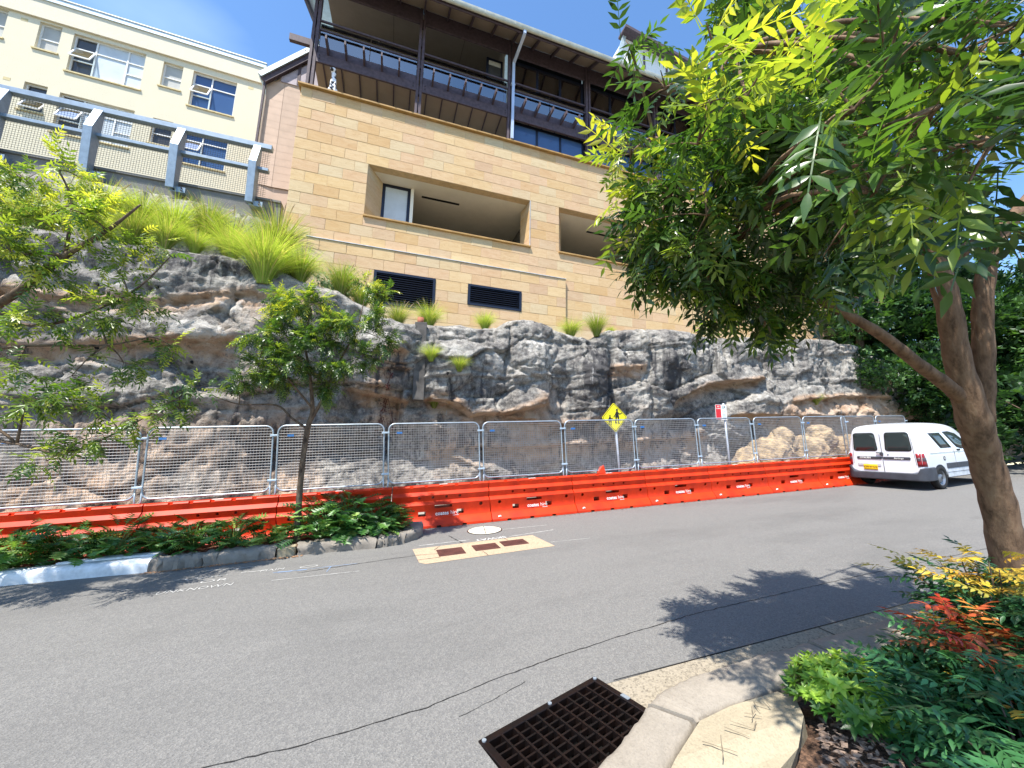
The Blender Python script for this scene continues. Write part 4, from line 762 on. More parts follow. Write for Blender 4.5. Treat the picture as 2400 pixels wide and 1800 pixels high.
# ---- timber storey
POSTS = [-3.04, .30, 3.63, 6.93, 10.25, 13.6, 16.9, 20.2, 23.5]; PY = 12.06; zc0 = z1w+.055
ZBM = 12.12; ZBT = 12.76; ZR = 15.6
for k, x in enumerate(POSTS):
    mb = MB()
    for s in (-1, 1): mb.box(x+s*.062-.042, x+s*.062+.042, PY-.09, PY+.07, zc0+.002, ZR-.02)
    po = mb.build('post', M['timber'], sb, bevel=.004)
    for z in (zc0+.25, ZBM-.1, 13.1, 14.0, 14.8): MB().box(x-.0195, x+.0195, PY-.05, PY+.05, z, z+.32).build('packer', M['timber'], po)
    mb = MB()
    for dx in (-.2, .2):
        for dz in (.08, .2): mb.cyl((x+dx, PY-.095, ZBM+dz+.05), (x+dx, PY-.112, ZBM+dz+.05), .018, 8)
    if k < 5: mb.build('bolt', M['black'], po)
def bays(f):
    for k in range(len(POSTS)-1): f(k, POSTS[k], POSTS[k+1])
def bay(k, xa, xb):
    a, b_ = xa+.11, xb-.11
    bm_ = MB(); bm_.box(a, b_, PY-.085, PY-.02, ZBM, ZBM+.33); bm_.build('floor_beam', M['timber'], sb, bevel=.004)
    MB().box(a, b_, PY-.035, PY+.03, ZBM+.34, ZBT).build('edge_board', M['timber'], sb, bevel=.004)
    for z, t in ((13.42, .055), (13.76, .06)): MB().box(a, b_, PY-.06, PY-.005, z-t, z).build('rail', M['timber'], sb, bevel=.004)
    n_ = 5; dx = (b_-a)/ (n_+.65)
    for i in range(n_):
        x = a+dx*(i+.6); MB().hexa([(x-.025, PY-.62, ZBM+.36), (x+.025, PY-.62, ZBM+.36), (x+.025, PY-.036, ZBM+.345), (x-.025, PY-.036, ZBM+.345)], [(x-.025, PY-.62, ZBM+.50), (x+.025, PY-.62, ZBM+.50), (x+.025, PY-.036, ZBM+.60), (x-.025, PY-.036, ZBM+.60)]).build('outrigger', M['timber'], sb)
    # glass balustrade just inside the rails
    for i in range(2):
        x0, x1 = a+(b_-a)*i/2+.01, a+(b_-a)*(i+1)/2-.01; MB().box(x0, x1, PY+.045, PY+.055, ZBT-.1, 13.72).build('glass_panel', M['clear'], sb)
    MB().box(a-.05, b_+.05, PY-.05, PY+.03, 14.96, ZR-.03).build('eave_beam', M['timber'], sb, bevel=.004)
    # floor slab soffit with battens, seen from below
    MB().box(xa, xb-.001, PY+.032, 17.5, ZBM+.20, ZBM+.24).build('soffit_lining', M['ceil'], sb)
    for i in range(6): x = xa+(xb-xa)*(i+.5)/6; MB().box(x-.02, x+.02, PY+.033, 17.5, ZBM+.165, ZBM+.199).build('soffit_batten', M['timber'], sb)
    # eave: rafters and lining panels out to the gutter
    MB().add([(xa, PY-.05, ZR-.03), (xb-.001, PY-.05, ZR-.03), (xb-.001, 11.02, 14.98), (xa, 11.02, 14.98), (xa, PY-.05, ZR+.0), (xb-.001, PY-.05, ZR+.0), (xb-.001, 11.02, 15.01), (xa, 11.02, 15.01)], [(0, 1, 2, 3), (7, 6, 5, 4), (3, 2, 6, 7), (0, 4, 5, 1)]).build('eave_lining', M['ceil'], sb)
    for i in range(4):
        x = xa+(xb-xa)*i/4+.02; MB().hexa([(x-.03, 11.06, 14.86), (x+.03, 11.06, 14.86), (x+.03, PY-.052, 15.40), (x-.03, PY-.052, 15.40)], [(x-.03, 11.06, 14.97), (x+.03, 11.06, 14.97), (x+.03, PY-.052, 15.565), (x-.03, PY-.052, 15.565)]).build('rafter', M['timber'], sb)
M['clear'] = m_clear('balustrade glass', (.7, .86, .92), .32)
bays(bay)
# loggia (first two bays): raked ceiling, back wall with glazing, floor
mb = MB(); mb.add([(-3.0, PY+.05, 15.5), (3.6, PY+.05, 15.5), (3.6, 15.5, 16.4), (-3.0, 15.5, 16.4)], [(0, 1, 2, 3)]); mb.build('loggia_ceiling', M['ceil2'], sb)
for x in (-.75, 1.9): mb = MB(); mb.add([(x, PY+.06, 15.492), (x+.015, PY+.06, 15.492), (x+.015, 15.48, 16.385), (x, 15.48, 16.385)], [(0, 1, 2, 3)]); mb.build('ceiling_joint', M['timber'], sb)
MB().box(-3.0, 3.6, PY+.06, 15.5, ZBM+.25, ZBM+.30).build('loggia_floor', M['ceil'], sb)
MB().box(-3.0, 3.6, 15.5, 15.6, ZBM, 16.6).build('back_wall', M['ceil'], sb)
for i in range(4): MB().box(-2.7+i*1.5, -1.3+i*1.5, 15.44, 15.48, ZBM+.3, 14.6).build('back_glazing', M['glassd'], sb)
MB().box(-3.0, 3.6, 15.4, 15.49, 14.6, 14.85).build('head_beam', M['timber'], sb)
MB().add([(3.4, PY+.03, ZBM+.3), (3.4, 15.5, ZBM+.3), (3.4, 15.5, 16.3), (3.4, PY+.03, 15.5)], [(0, 1, 2, 3)]).build('side_wall', M['ceil2'], sb)
MB().tube([(-1.3, 14.0, 15.9), (-1.3, 14.0, 15.2), (-1.3, 14.0, 15.2)], .025, 8).tube([(-1.4, 14.0, 15.2), (3.0, 14.0, 15.15)], .035, 8).tube([(2.2, 14.0, 15.95), (2.2, 14.0, 15.15)], .022, 8).build('sprinkler_pipe', M['plaster'], sb, True)
fr = MB(); fr.box(2.75, 2.83, PY+.3, PY+.36, ZBT-.4, 14.9).box(3.32, 3.39, PY+.3, PY+.36, ZBT-.4, 14.9).box(2.83, 3.32, PY+.3, PY+.36, 14.8, 14.9); fr = fr.build('glazed_door', M['frame'], sb); MB().box(2.83, 3.32, PY+.32, PY+.33, ZBT-.4, 14.8).build('pane', M['glassd'], fr); MB().box(2.84, 3.31, PY+.30, PY+.318, 14.6, 14.79).build('blind_roll', M['blind'], fr)
# glazed bays to the right, upper and lower
for k in range(2, len(POSTS)-1):
    xa, xb = POSTS[k]+.12, POSTS[k+1]-.12; curt = k >= 3
    MB().box(xa-.1, xb+.1, PY+.4, PY+.42, ZBM, ZR).build('room_back', M['dark'], sb)
    for (z0_, z1_, kind) in ((ZBT-.35, 14.92, 0), (zc0+.02, ZBM+.10, 1)):
        f_ = MB(); yw = PY+.12; f_.box(xa, xb, yw, yw+.06, z1_-.10, z1_).box(xa, xb, yw, yw+.06, z0_, z0_+.08)
        for i in range(4): x = xa+(xb-xa-.09)*i/3; f_.box(x, x+.09, yw, yw+.06, z0_+.08, z1_-.10)
        f_ = f_.build('window', M['frame'], sb)
        for i in range(3):
            x0, x1 = xa+(xb-xa-.09)*i/3+.09, xa+(xb-xa-.09)*(i+1)/3; MB().box(x0, x1, yw+.02, yw+.03, z0_+.08, z1_-.1).build('pane', M['glassb'] if kind else M['clear'], f_)
            if kind == 0:
                if curt:
                    mb = MB(); P = [(x0+(x1-x0)*q/24, yw+.10+.03*math.sin(q*1.6)) for q in range(25)]
                    mb.add([(x_, y_, z0_) for x_, y_ in P]+[(x_, y_, z1_-.1) for x_, y_ in P], [(q, q+1, 26+q, 25+q) for q in range(24)]); mb.build('curtain', M['curtain'], f_)
                else: MB().box(x0, x1, yw+.1, yw+.11, z0_+1.0-.1*(i == 2), z1_-.1).build('blind', M['blind'], f_); MB().box(x0, x1, yw+.08, yw+.13, z1_-.16, z1_-.1).build('blind_roll', M['plaster'], f_)
# roof, fascia, gutter, downpipe
gx = 26
mb = MB(); mb.add([(-3.9, 10.95, 15.02), (gx, 10.95, 15.02), (gx, 17.5, 18.6), (-3.9, 17.5, 18.6), (-3.9, 10.95, 15.06), (gx, 10.95, 15.06), (gx, 17.5, 18.64), (-3.9, 17.5, 18.64)], [(0, 3, 2, 1), (4, 5, 6, 7), (0, 1, 5, 4), (1, 2, 6, 5), (2, 3, 7, 6), (3, 0, 4, 7)]); mb.build('roof', M['roofm'], sb)
MB().box(-3.6, gx, 11.022, 11.06, 14.80, 14.975).build('fascia', M['timber'], sb)
rings = [[(x, 11.0+.075*math.cos(t)-.055, 15.0-.16*math.sin(t)) for t in [math.pi*q/8 for q in range(9)]] for x in (-3.7, gx)]
MB().loft(rings, cap=False, closed=False).build('gutter_channel', M['gutterm'], sb, True)
for i in range(24): x = -3.2+i*1.1; MB().box(x, x+.02, 10.862, 10.868, 14.86, 15.0).build('gutter_joint', M['gutterm'], sb)
dp = [(3.80, 10.96, 14.95), (3.80, 10.96, 14.72), (3.70, PY-.16, 14.45), (3.69, PY-.16, 11.2)]
mb = MB()
for p, q in zip(dp[:-1], dp[1:]): mb.beam(p, q, .10, .075, (0, 1, 0) if p[0] == q[0] or q is dp[-1] else (0, 0, 1))
mb.build('downpipe', M['pipe'], sb); MB().box(3.61, 3.78, PY-.19, PY-.1, 13.5, 13.54).build('pipe_bracket', M['flash'], sb)
# left end: outriggers and barge of the timber frame
MB().box(-3.75, -3.15, PY-.06, PY+.06, ZBM+.55, ZBM+.78).build('end_outrigger', M['timber'], sb)
MB().add([(-3.95, 10.95, 14.98), (-3.85, 10.95, 14.98), (-3.85, 17.5, 18.55), (-3.95, 17.5, 18.55), (-3.95, 10.95, 14.78), (-3.85, 10.95, 14.78), (-3.85, 17.5, 18.3), (-3.95, 17.5, 18.3)], [(0, 1, 2, 3), (7, 6, 5, 4), (0, 4, 5, 1), (3, 2, 6, 7), (0, 3, 7, 4), (1, 5, 6, 2)]).build('barge_board', M['timber'], sb)
# second gable beyond the roof
g2 = thing('far_gable', (12.5, 16, 16), 'pale gabled roof end rising behind the timber balcony roof, top centre', 'building')
P = [(11.6, 19.0, 20), (24, 19.0, 20), (24, 19.0, 26.6), (13.9, 19.0, 28.2)]
MB().prism(P, (0, 3, 0)).build('gable_wall', M['wframe'], g2); MB().beam((13.6, 18.8, 28.35), (24.2, 18.8, 26.7), .9, .22).build('roof', M['timber'], g2); MB().beam((11.55, 18.93, 20), (13.88, 18.93, 28.3), .12, .25).build('corner_trim', M['roofm'], g2)
for i in range(4): x = 15.4+i*1.9; MB().box(x, x+.12, 18.93, 18.99, 20, 27.8-(x-13.9)*.16).build('batten', M['timber'], g2)
# ------------------------------------------------------------------ things on the balconies
dog = thing('dog_statue', (-2.38, FY+.06, zc0), 'white sitting dog statue with black spots on the stone coping', 'dog statue')
bm = bmesh.new()
def ell(c, r, seg=14):
    m4 = Matrix.Translation(Vector(c)) @ Matrix.Diagonal((*r, 1)); bmesh.ops.create_uvsphere(bm, u_segments=seg, v_segments=10, radius=1, matrix=m4)
dz = zc0
for c_, r_ in (((-2.37, FY+.14, dz+.28), (.105, .14, .26)), ((-2.37, FY+.09, dz+.50), (.088, .11, .22)), ((-2.38, FY+.06, dz+.70), (.07, .08, .15)), ((-2.39, FY+.03, dz+.84), (.08, .10, .085)), ((-2.45, FY-.03, dz+.815), (.045, .075, .045)), ((-2.33, FY+.05, dz+.80), (.022, .045, .085)), ((-2.45, FY+.07, dz+.82), (.022, .045, .08)),
        ((-2.43, FY+.01, dz+.25), (.035, .04, .26)), ((-2.31, FY+.01, dz+.25), (.035, .04, .26)), ((-2.43, FY-.02, dz+.022), (.04, .07, .024)), ((-2.31, FY-.02, dz+.022), (.04, .07, .024)), ((-2.47, FY+.13, dz+.13), (.06, .13, .12)), ((-2.27, FY+.13, dz+.13), (.06, .13, .12)), ((-2.49, FY+.03, dz+.026), (.04, .09, .026)), ((-2.25, FY+.03, dz+.026), (.04, .09, .026))): ell(c_, r_)
me = bpy.data.meshes.new('body'); bm.to_mesh(me); bm.free()
for p in me.vertices: p.co -= ORG[dog.name]
md, n, b = newmat('spotted enamel'); vo = nd(n, 'TexVoronoi'); vo.inputs['Scale'].default_value = 10; n.links.new(coords(n), vo.inputs['Vector'])
n.links.new(ramp(n, vo.outputs['Distance'], [(.44, (.02, .018, .022)), (.50, (.82, .82, .85))]), b.inputs['Base Color']); b.inputs['Roughness'].default_value = .3
link('body', me, md, dog, True); m_ = bpy.data.objects[dog.children[0].name].modifiers.new('remesh', 'REMESH'); m_.mode = 'VOXEL'; m_.voxel_size = .012; m_.use_smooth_shade = True
pt_ = thing('balcony_planter', (-2.35, 12.9, ZBM+.3), 'rounded pale stone planter with a leafy plant at the left end of the balcony', 'planter')
MB().loft([[( -2.35+r*math.cos(t), 12.9+r*math.sin(t), ZBM+.3+z) for t in [2*math.pi*q/20 for q in range(20)]] for z, r in ((0, .3), (.25, .42), (.6, .46), (.9, .40), (1.0, .34))]).build('bowl', M['pot'], pt_, True)
def balcony_chair(x, y, lb):
    t = thing('balcony_chair', (x, y, ZBM+.3), lb, 'chair', 'pale slatted balcony chairs'); z = ZBM+.3
    for dx in (-.26, .26):
        for dy in (-.25, .25): MB().box(x+dx-.018, x+dx+.018, y+dy-.018, y+dy+.018, z, z+(.66 if dy < 0 else .95)).build('leg', M['chairw'], t)
        MB().box(x+dx-.025, x+dx+.025, y-.28, y+.28, z+.66, z+.69).build('armrest', M['chairw'], t)
    for i in range(5): MB().box(x-.24, x+.24, y-.24+i*.1, y-.16+i*.1, z+.42, z+.44).build('seat_slat', M['chairw'], t)
    for i in range(5): MB().box(x-.24, x+.24, y+.24, y+.26, z+.5+i*.09, z+.56+i*.09).build('back_slat', M['chairw'], t)
balcony_chair(-.75, 12.55, 'pale slatted balcony chair left of the second timber post'); balcony_chair(.75, 12.6, 'pale slatted balcony chair right of the second timber post')
# ------------------------------------------------------------------ cream apartment block
ca = thing('cream_apartments', (-14, 18, 7), 'cream rendered apartment block with white casement windows at upper left', 'building', rot=(0, 0, math.atan(.043)))
def CB(mb, name, mat, parent=None, **k): return mb.build(name, mat, parent or ca, local=True, **k)
# local: x from -14, y 0 at the face, z from 7
xa, xb = -12.0, 7.52
CW = [(-4.2, -3.3, 8.2, 9.42, 1), (-1.7, -1.02, 8.2, 9.42, 1), (-.11, .55, 8.17, 9.36, 1), (.92, 3.23, 7.55, 9.27, 3), (3.84, 4.53, 8.02, 9.18, 1), (4.9, 6.52, 7.45, 9.15, 2)]
LW = [(x0, x1, z0_-2.78+.02, z1_-2.78, k) for x0, x1, z0_, z1_, k in CW]
holes = [(c_[0], c_[1], c_[2], c_[3]) for c_ in CW+LW]
mb = MB(); xs_ = sorted({xa, xb, *[h for q in holes for h in q[:2]]}); zs_ = sorted({-1.5, 9.45, *[h for q in holes for h in q[2:]]})
for i in range(len(xs_)-1):
    for j in range(len(zs_)-1):
        cx_, cz_ = (xs_[i]+xs_[i+1])/2, (zs_[j]+zs_[j+1])/2
        if not any(h[0] < cx_ < h[1] and h[2] < cz_ < h[3] for h in holes): mb.box(xs_[i], xs_[i+1], 0, .3, zs_[j], zs_[j+1])
mb.box(xb-.3, xb, .3, 9, -1.5, 9.45); mb.box(xa, xb-.3, 6, 6.1, -1.5, 9.45); CB(mb, 'wall', M['cream'])
CB(MB().box(xa, xb+.02, -.09, 9, 9.45, 10.25), 'parapet', M['creambrick']); CB(MB().box(xa, xb+.05, -.14, 9.1, 10.25, 10.5), 'roof_edge', M['roofm']); CB(MB().box(xa, xb+.06, -.165, 9.1, 10.455, 10.5), 'roof_lip', M['flash'])
def cwin(x0, x1, z0_, z1_, kind, tilt, idx):
    wz = MB(); f = .05; y = .11
    wz.box(x0, x1, y, y+.07, z1_-f, z1_).box(x0, x1, y, y+.07, z0_, z0_+f).box(x0, x0+f, y, y+.07, z0_+f, z1_-f).box(x1-f, x1, y, y+.07, z0_+f, z1_-f)
    W_ = x1-x0; cols = {1: [0, 1], 2: [0, .42, 1], 3: [0, .30, .74, 1]}[kind]
    zs2 = [z0_+f, z0_+(z1_-z0_)*.36, z0_+(z1_-z0_)*.68, z1_-f] if kind > 1 else [z0_+f, z0_+(z1_-z0_)*.45, z1_-f]
    for c_ in cols[1:-1]: wz.box(x0+W_*c_-.025, x0+W_*c_+.025, y, y+.07, z0_+f, z1_-f)
    for i in range(len(cols)-1):
        for q, z in enumerate(zs2[1:-1]):
            if kind == 3 and i == 1 and q == 0: continue
            if kind == 2 and i == 1 and q == 0: continue
            wz.box(x0+W_*cols[i]+.03, x0+W_*cols[i+1]-.03, y+.005, y+.06, z-.022, z+.022)
    wf = CB(wz, 'window', M['wframe'])
    gm = M['glassb'] if idx in (5, 11) else M['glassd']
    CB(MB().box(x0+.02, x1-.02, y+.045, y+.055, z0_+.02, z1_-.02), 'pane', gm, wf)
    if kind == 3: CB(MB().box(x0+W_*.3+.03, x1-.05, y+.038, y+.0435, z0_+.05, z1_-.05), 'curtain', M['blindw'], wf)
    elif kind == 1 and idx < 6: CB(MB().box(x0+.05, x1-.05, y+.038, y+.0435, z0_+.05, z1_-.05), 'frosted_pane', M['blind'], wf)
    # one opened awning sash
    if tilt:
        sx0, sx1 = x0+f, x0+W_*cols[1]-.03; za, zb = zs2[-2], zs2[-3] if len(zs2) > 3 else zs2[0]; s = MB(); o_ = -.22
        s.beam((sx0, y+.03, za), (sx0, y+o_, zb), .04, .04).beam((sx1, y+.03, za), (sx1, y+o_, zb), .04, .04).beam((sx0, y+o_, zb), (sx1, y+o_, zb), .045, .045); s = CB(s, 'open_sash', M['wframe'], wf)
        CB(MB().add([(sx0, y+.03, za), (sx1, y+.03, za), (sx1, y+o_, zb), (sx0, y+o_, zb)], [(0, 1, 2, 3)]), 'sash_pane', M['clear'], s)
    CB(MB().hexa([(x0-.06, -.05, z0_-.10), (x1+.06, -.05, z0_-.10), (x1+.06, .105, z0_-.07), (x0-.06, .105, z0_-.07)], [(x0-.06, -.05, z0_-.04), (x1+.06, -.05, z0_-.04), (x1+.06, .105, z0_-.002), (x0-.06, .105, z0_-.002)]), 'sill', M['sill'])
for i, c_ in enumerate(CW+LW): cwin(*c_, tilt=(i in (3, 5, 8, 9, 11)), idx=i)
for x, z in ((-.55, 9.22), (7.05, 9.1), (-.6, 6.5), (7.05, 6.4)): CB(MB().box(x-.1, x+.1, -.006, .02, z-.06, z+.06), 'wall_vent', M['sill'])
# windows on the end wall
CB(MB().box(xb, xb+.03, .9, 1.9, 5.0, 6.6), 'end_window', M['wframe']); CB(MB().tube([(xb+.06, 1.4, -1), (xb+.06, 1.4, 8.8)], .05, 8), 'downpipe', M['wframe'])
# ------------------------------------------------------------------ tan house between the two buildings
th = thing('tan_house', (-6, 14.6, 8), 'tan board clad house end with a pale sloping roof, between the cream and sandstone buildings', 'building')
P = [(-5.22, 15.0, 6.5), (-3.2, 15.0, 6.5), (-3.2, 15.0, 15.9), (-5.22, 15.0, 13.52)]
MB().prism([(x, y+.06, z) for x, y, z in P], (0, 4, 0)).build('end_wall', M['tan'], th)
z = 9.4; kk = 0
while z < 13.9:
    h = .30; xr = -4.02 if z > 9 else -3.3
    zt_ = min(z+h-.012, 13.75)
    MB().add([(-5.2, 15.05, z), (-4.62, 15.0, z-.06), (-4.62, 15.0, z-.06+h-.006), (-5.2, 15.05, zt_+.006)], [(0, 1, 2, 3)]).build('board', M['tan'], th)
    MB().add([(-4.61, 15.0, z-.06), (-3.2, 15.03, z-.02), (-3.2, 15.03, z+h-.026), (-4.61, 15.0, z-.06+h-.006)], [(0, 1, 2, 3)]).build('board', M['tan'], th); z += h
MB().hexa([(-4.75, 14.97, 13.80), (-3.2, 14.97, 13.82), (-3.2, 15.04, 13.82), (-4.75, 15.04, 13.80)], [(-4.75, 14.97, 14.0), (-3.2, 14.97, 15.6), (-3.2, 15.04, 15.6), (-4.75, 15.04, 14.0)]).build('gable_panel', pm('grey mauve panel', '#b3a5aa', .7), th)
MB().box(-4.22, -4.12, 14.955, 14.969, 13.85, 14.8).build('batten', M['timber'], th)
MB().beam((-5.32, 14.93, 13.60), (-3.2, 14.93, 15.98), .14, .26).build('barge', M['timber'], th)
MB().beam((-5.42, 15.5, 13.72), (-3.2, 15.5, 16.22), 1.4, .18).build('roof', M['roofm'], th)
MB().beam((-5.26, 14.94, 7), (-5.26, 14.94, 13.6), .07, .07).build('corner_trim', M['timber'], th)
# ------------------------------------------------------------------ retaining wall and guard rail
rw = thing('retaining_wall', (-12, 12.72, 6), 'dark stained concrete retaining wall below the steel guard rail', 'wall')
MB().box(-18, -3.6, 12.75, 13.05, 5.2, 7.42).build('wall_face', M['conc'], rw); MB().box(-18, -3.6, 12.70, 13.1, 7.42, 7.50).build('cap', M['conc'], rw, bevel=.01)
gr = thing('guard_rail', (-8, 12.6, 7.05), 'grey steel guard rail with angled posts and wire mesh above the cliff', 'guard rail')
for x in (-14.05, -12.1, -10.16, -8.22, -6.30, -4.36):
    z0_, z1_ = 7.12, 9.10
    prof = [(-.09, 0), (.11, 0), (.11, z1_-z0_), (.0, z1_-z0_), (-.09, 1.28)]
    p_ = MB().prism([(x-.10, 12.52+(-.14 if q == 4 else (-.02 if q == 0 else 0))+y, z0_+z) for q, (y, z) in enumerate(prof)], (.2, 0, 0)).build('post', M['gsteel'], gr, bevel=.006)
    MB().box(x-.02, x+.34, 12.50, 12.74, z0_-.06, z0_+.10).build('base_plate', M['gsteel'], p_)
    mb = MB()
    for dx, dz in ((.08, -.02), (.26, -.02), (.26, .06)): mb.cyl((x+dx, 12.49, z0_+dz), (x+dx, 12.46, z0_+dz), .02, 6)
    mb.build('anchor_bolt', M['iron'], p_)
MB().box(-16, -3.98, 12.53, 12.72, 9.06, 9.22).build('top_rail', M['gsteel'], gr, bevel=.01); MB().box(-16, -3.98, 12.46, 12.64, 8.26, 8.36).build('mid_rail', M['gsteel'], gr, bevel=.01)
mb = MB()
for i in range(int(12/.062)): x = -16+i*.062; mb.tube([(x, 12.66, 7.5), (x, 12.66, 9.06)], .0042, 4, cap=False)
for i in range(25): z = 7.52+i*.062; mb.tube([(-16, 12.664, z), (-4.02, 12.664, z)], .0042, 4, cap=False)
mb.build('wire_mesh', M['mesh'], gr)['kind'] = 'stuff'
# ------------------------------------------------------------------ white van
M['smoke'] = pm('smoked lens', '#54424a', .3)
vx, vy = 13.50, 7.26; VA = math.radians(4.0)
van = thing('parked_van', (vx, vy, gz(vx)), 'white panel van with dark bumpers parked uphill beside the barriers', 'van', rot=(0, -SLOPE, VA))
# local: x = 0 rear .. 4.05 front, y right side negative (towards the camera), z up
def vb(mb, name, mat, parent=van, **k): return mb.build(name, mat, parent, local=True, **k)
HW = .83
def section(x, zs, roof, w_b, w_t, belt=1.02):
    """half outline from sill up to roof centre, mirrored"""
    h = [(w_b*.96, zs), (w_b, zs+.16), (w_b+.008, .62), (w_b, belt), (w_b-.02, belt+.07), (w_t+.06, roof-.22), (w_t, roof-.09), (w_t-.07, roof-.03), (w_t*.55, roof), (0, roof+.012)]
    L = [(x, -y, z) for y, z in h]; R = [(x, y, z) for y, z in h[:-1]][::-1]; return L+R
ST = [(.0, .40, 1.64, HW-.07, .60), (.035, .36, 1.70, HW-.03, .64), (.10, .32, 1.755, HW, .67), (.35, .28, 1.79, HW+.01, .69), (.9, .26, 1.81, HW+.01, .70), (1.6, .26, 1.80, HW+.01, .70), (2.1, .26, 1.765, HW+.01, .685), (2.45, .26, 1.70, HW+.01, .665), (2.75, .26, 1.56, HW+.01, .66), (3.05, .26, 1.33, HW+.01, .69), (3.22, .26, 1.12, HW+.005, .72), (3.5, .28, 1.02, HW-.02, .68), (3.85, .30, .92, HW-.06, .62), (4.0, .34, .80, HW-.12, .55)]
rings = []
for s in ST:
    x, zs, roof, wb, wt = s; bl = min(1.02, roof-.12); rings.append(section(x, zs, roof, wb, wt, bl) if roof > 1.2 else [(x, p[1], min(p[2], roof)) for p in section(x, zs, max(roof, 1.15), wb, wt, .80)])
body = vb(MB().loft([r[::-1] for r in rings]), 'body', M['vanw']); 
sd = body.modifiers.new('sub', 'SUBSURF'); sd.levels = 2; sd.render_levels = 2; body.data.polygons.foreach_set('use_smooth', np.ones(len(body.data.polygons), bool))
for p in body.data.polygons:
    if len(p.vertices) > 4: p.use_smooth = False
bm = bmesh.new(); bm.from_mesh(body.data); crl = bm.edges.layers.float.new('crease_edge')
for e in bm.edges:
    if any(len(f.verts) > 4 for f in e.link_faces): e[crl] = .75
bm.to_mesh(body.data); bm.free()
from mathutils.bvhtree import BVHTree
dg = bpy.context.evaluated_depsgraph_get(); _me = bpy.data.meshes.new_from_object(body.evaluated_get(dg)); VBVH = BVHTree.FromPolygons([p.co for p in _me.vertices], [tuple(p.vertices) for p in _me.polygons])
def decal(name, poly, axis, off, th, mat, parent=van, cuts=3):
    """thin panel that follows the body surface; poly in (x,z) for sides, (y,z) for the rear; axis 'L','R' or 'B'"""
    bm = bmesh.new(); vs_ = [bm.verts.new((p[0], p[1], 0)) for p in poly]; f = bm.faces.new(vs_); bmesh.ops.triangulate(bm, faces=[f]); bmesh.ops.subdivide_edges(bm, edges=bm.edges[:], cuts=cuts, use_grid_fill=True); bmesh.ops.triangulate(bm, faces=bm.faces[:])
    for p in bm.verts:
        a_, z = p.co.x, p.co.y
        if axis == 'B': h = VBVH.ray_cast(Vector((-2, a_, z)), Vector((1, 0, 0))); q = Vector(((h[0].x if h[0] else .1)-off, a_, z))
        else: s_ = -1 if axis == 'R' else 1; h = VBVH.ray_cast(Vector((a_, s_*3, z)), Vector((0, -s_, 0))); q = Vector((a_, (h[0].y if h[0] else s_*.7)+s_*off, z))
        p.co = q
    d = Vector((-1, 0, 0)) if axis == 'B' else Vector((0, -1 if axis == 'R' else 1, 0)); bm.normal_update()
    if sum((f.normal for f in bm.faces), Vector()).dot(d) < 0: bmesh.ops.reverse_faces(bm, faces=bm.faces[:])
    me_ = bpy.data.meshes.new(name); bm.to_mesh(me_); bm.free(); o = link(name, me_, mat, parent, True); m_ = o.modifiers.new('solid', 'SOLIDIFY'); m_.thickness = th; m_.offset = 1; return o
def rr(a0, a1, z0, z1, r=.04, skew=0):
    P = []; cy = (a0+a1)/2
    for (a, b_, s0) in ((a1-r, z1-r, 0), (a0+r, z1-r, 90), (a0+r, z0+r, 180), (a1-r, z0+r, 270)):
        for k in range(4): t = math.radians(s0+30*k); P.append((a+r*math.cos(t), b_+r*math.sin(t)))
    return [(cy+(a-cy)*(1-skew*(z-z0)/(z1-z0)), z) for a, z in P]
# wheel arches are dark liners over the body; wheels
def arch(xc, s):
    return decal('wheel_arch', [(xc+.365*math.cos(math.pi*k/14), .29+.365*math.sin(math.pi*k/14)) for k in range(15)]+[(xc-.365, .262), (xc+.365, .262)], 'R' if s < 0 else 'L', .001, .004, M['black'], cuts=1)
def wheel(xc, s):
    yo = s*(HW+.022); r = .305
    w_ = thing('wheel', (0, 0, 0), None, None); w_.parent = van; w_.location = (xc, yo, r)
    prof = [(-.02, .19), (0, .205), (.012, .25), (.005, .285), (-.02, r), (-.13, r), (-.155, .28), (-.16, .2)]
    mb = MB(); mb.loft([[(q[1]*math.cos(2*math.pi*k/28), s*q[0], q[1]*math.sin(2*math.pi*k/28)) for k in range(28)] for q in prof], cap=False)
    mb.build('tyre', M['tyre'], w_, True, local=True)
    prof = [(-.005, .205), (-.012, .185), (-.05, .17), (-.045, .11), (-.015, .085), (-.012, .05), (-.002, .045), (-.002, .0001)]
    mb = MB(); mb.loft([[(q[1]*math.cos(2*math.pi*k/28), s*q[0], q[1]*math.sin(2*math.pi*k/28)) for k in range(28)] for q in prof], cap=False); mb.build('rim', M['rim'], w_, True, local=True)
    MB().cyl((0, s*.0, 0), (0, s*.006, 0), .042, 14).build('hub_cap', M['vanp'], w_, local=True)
    mb = MB()
    for k in range(8): a = 2*math.pi*k/8; mb.cyl((.128*math.cos(a), -s*.048, .128*math.sin(a)), (.128*math.cos(a), -s*.040, .128*math.sin(a)), .016, 8)
    mb.build('rim_slot', M['black'], w_, local=True)
for xc in (.78, 3.30):
    for s in (-1, 1): arch(xc, s); wheel(xc, s)
vb(MB().box(.25, 3.9, -.6, .6, .22, .34), 'underbody', M['black'])
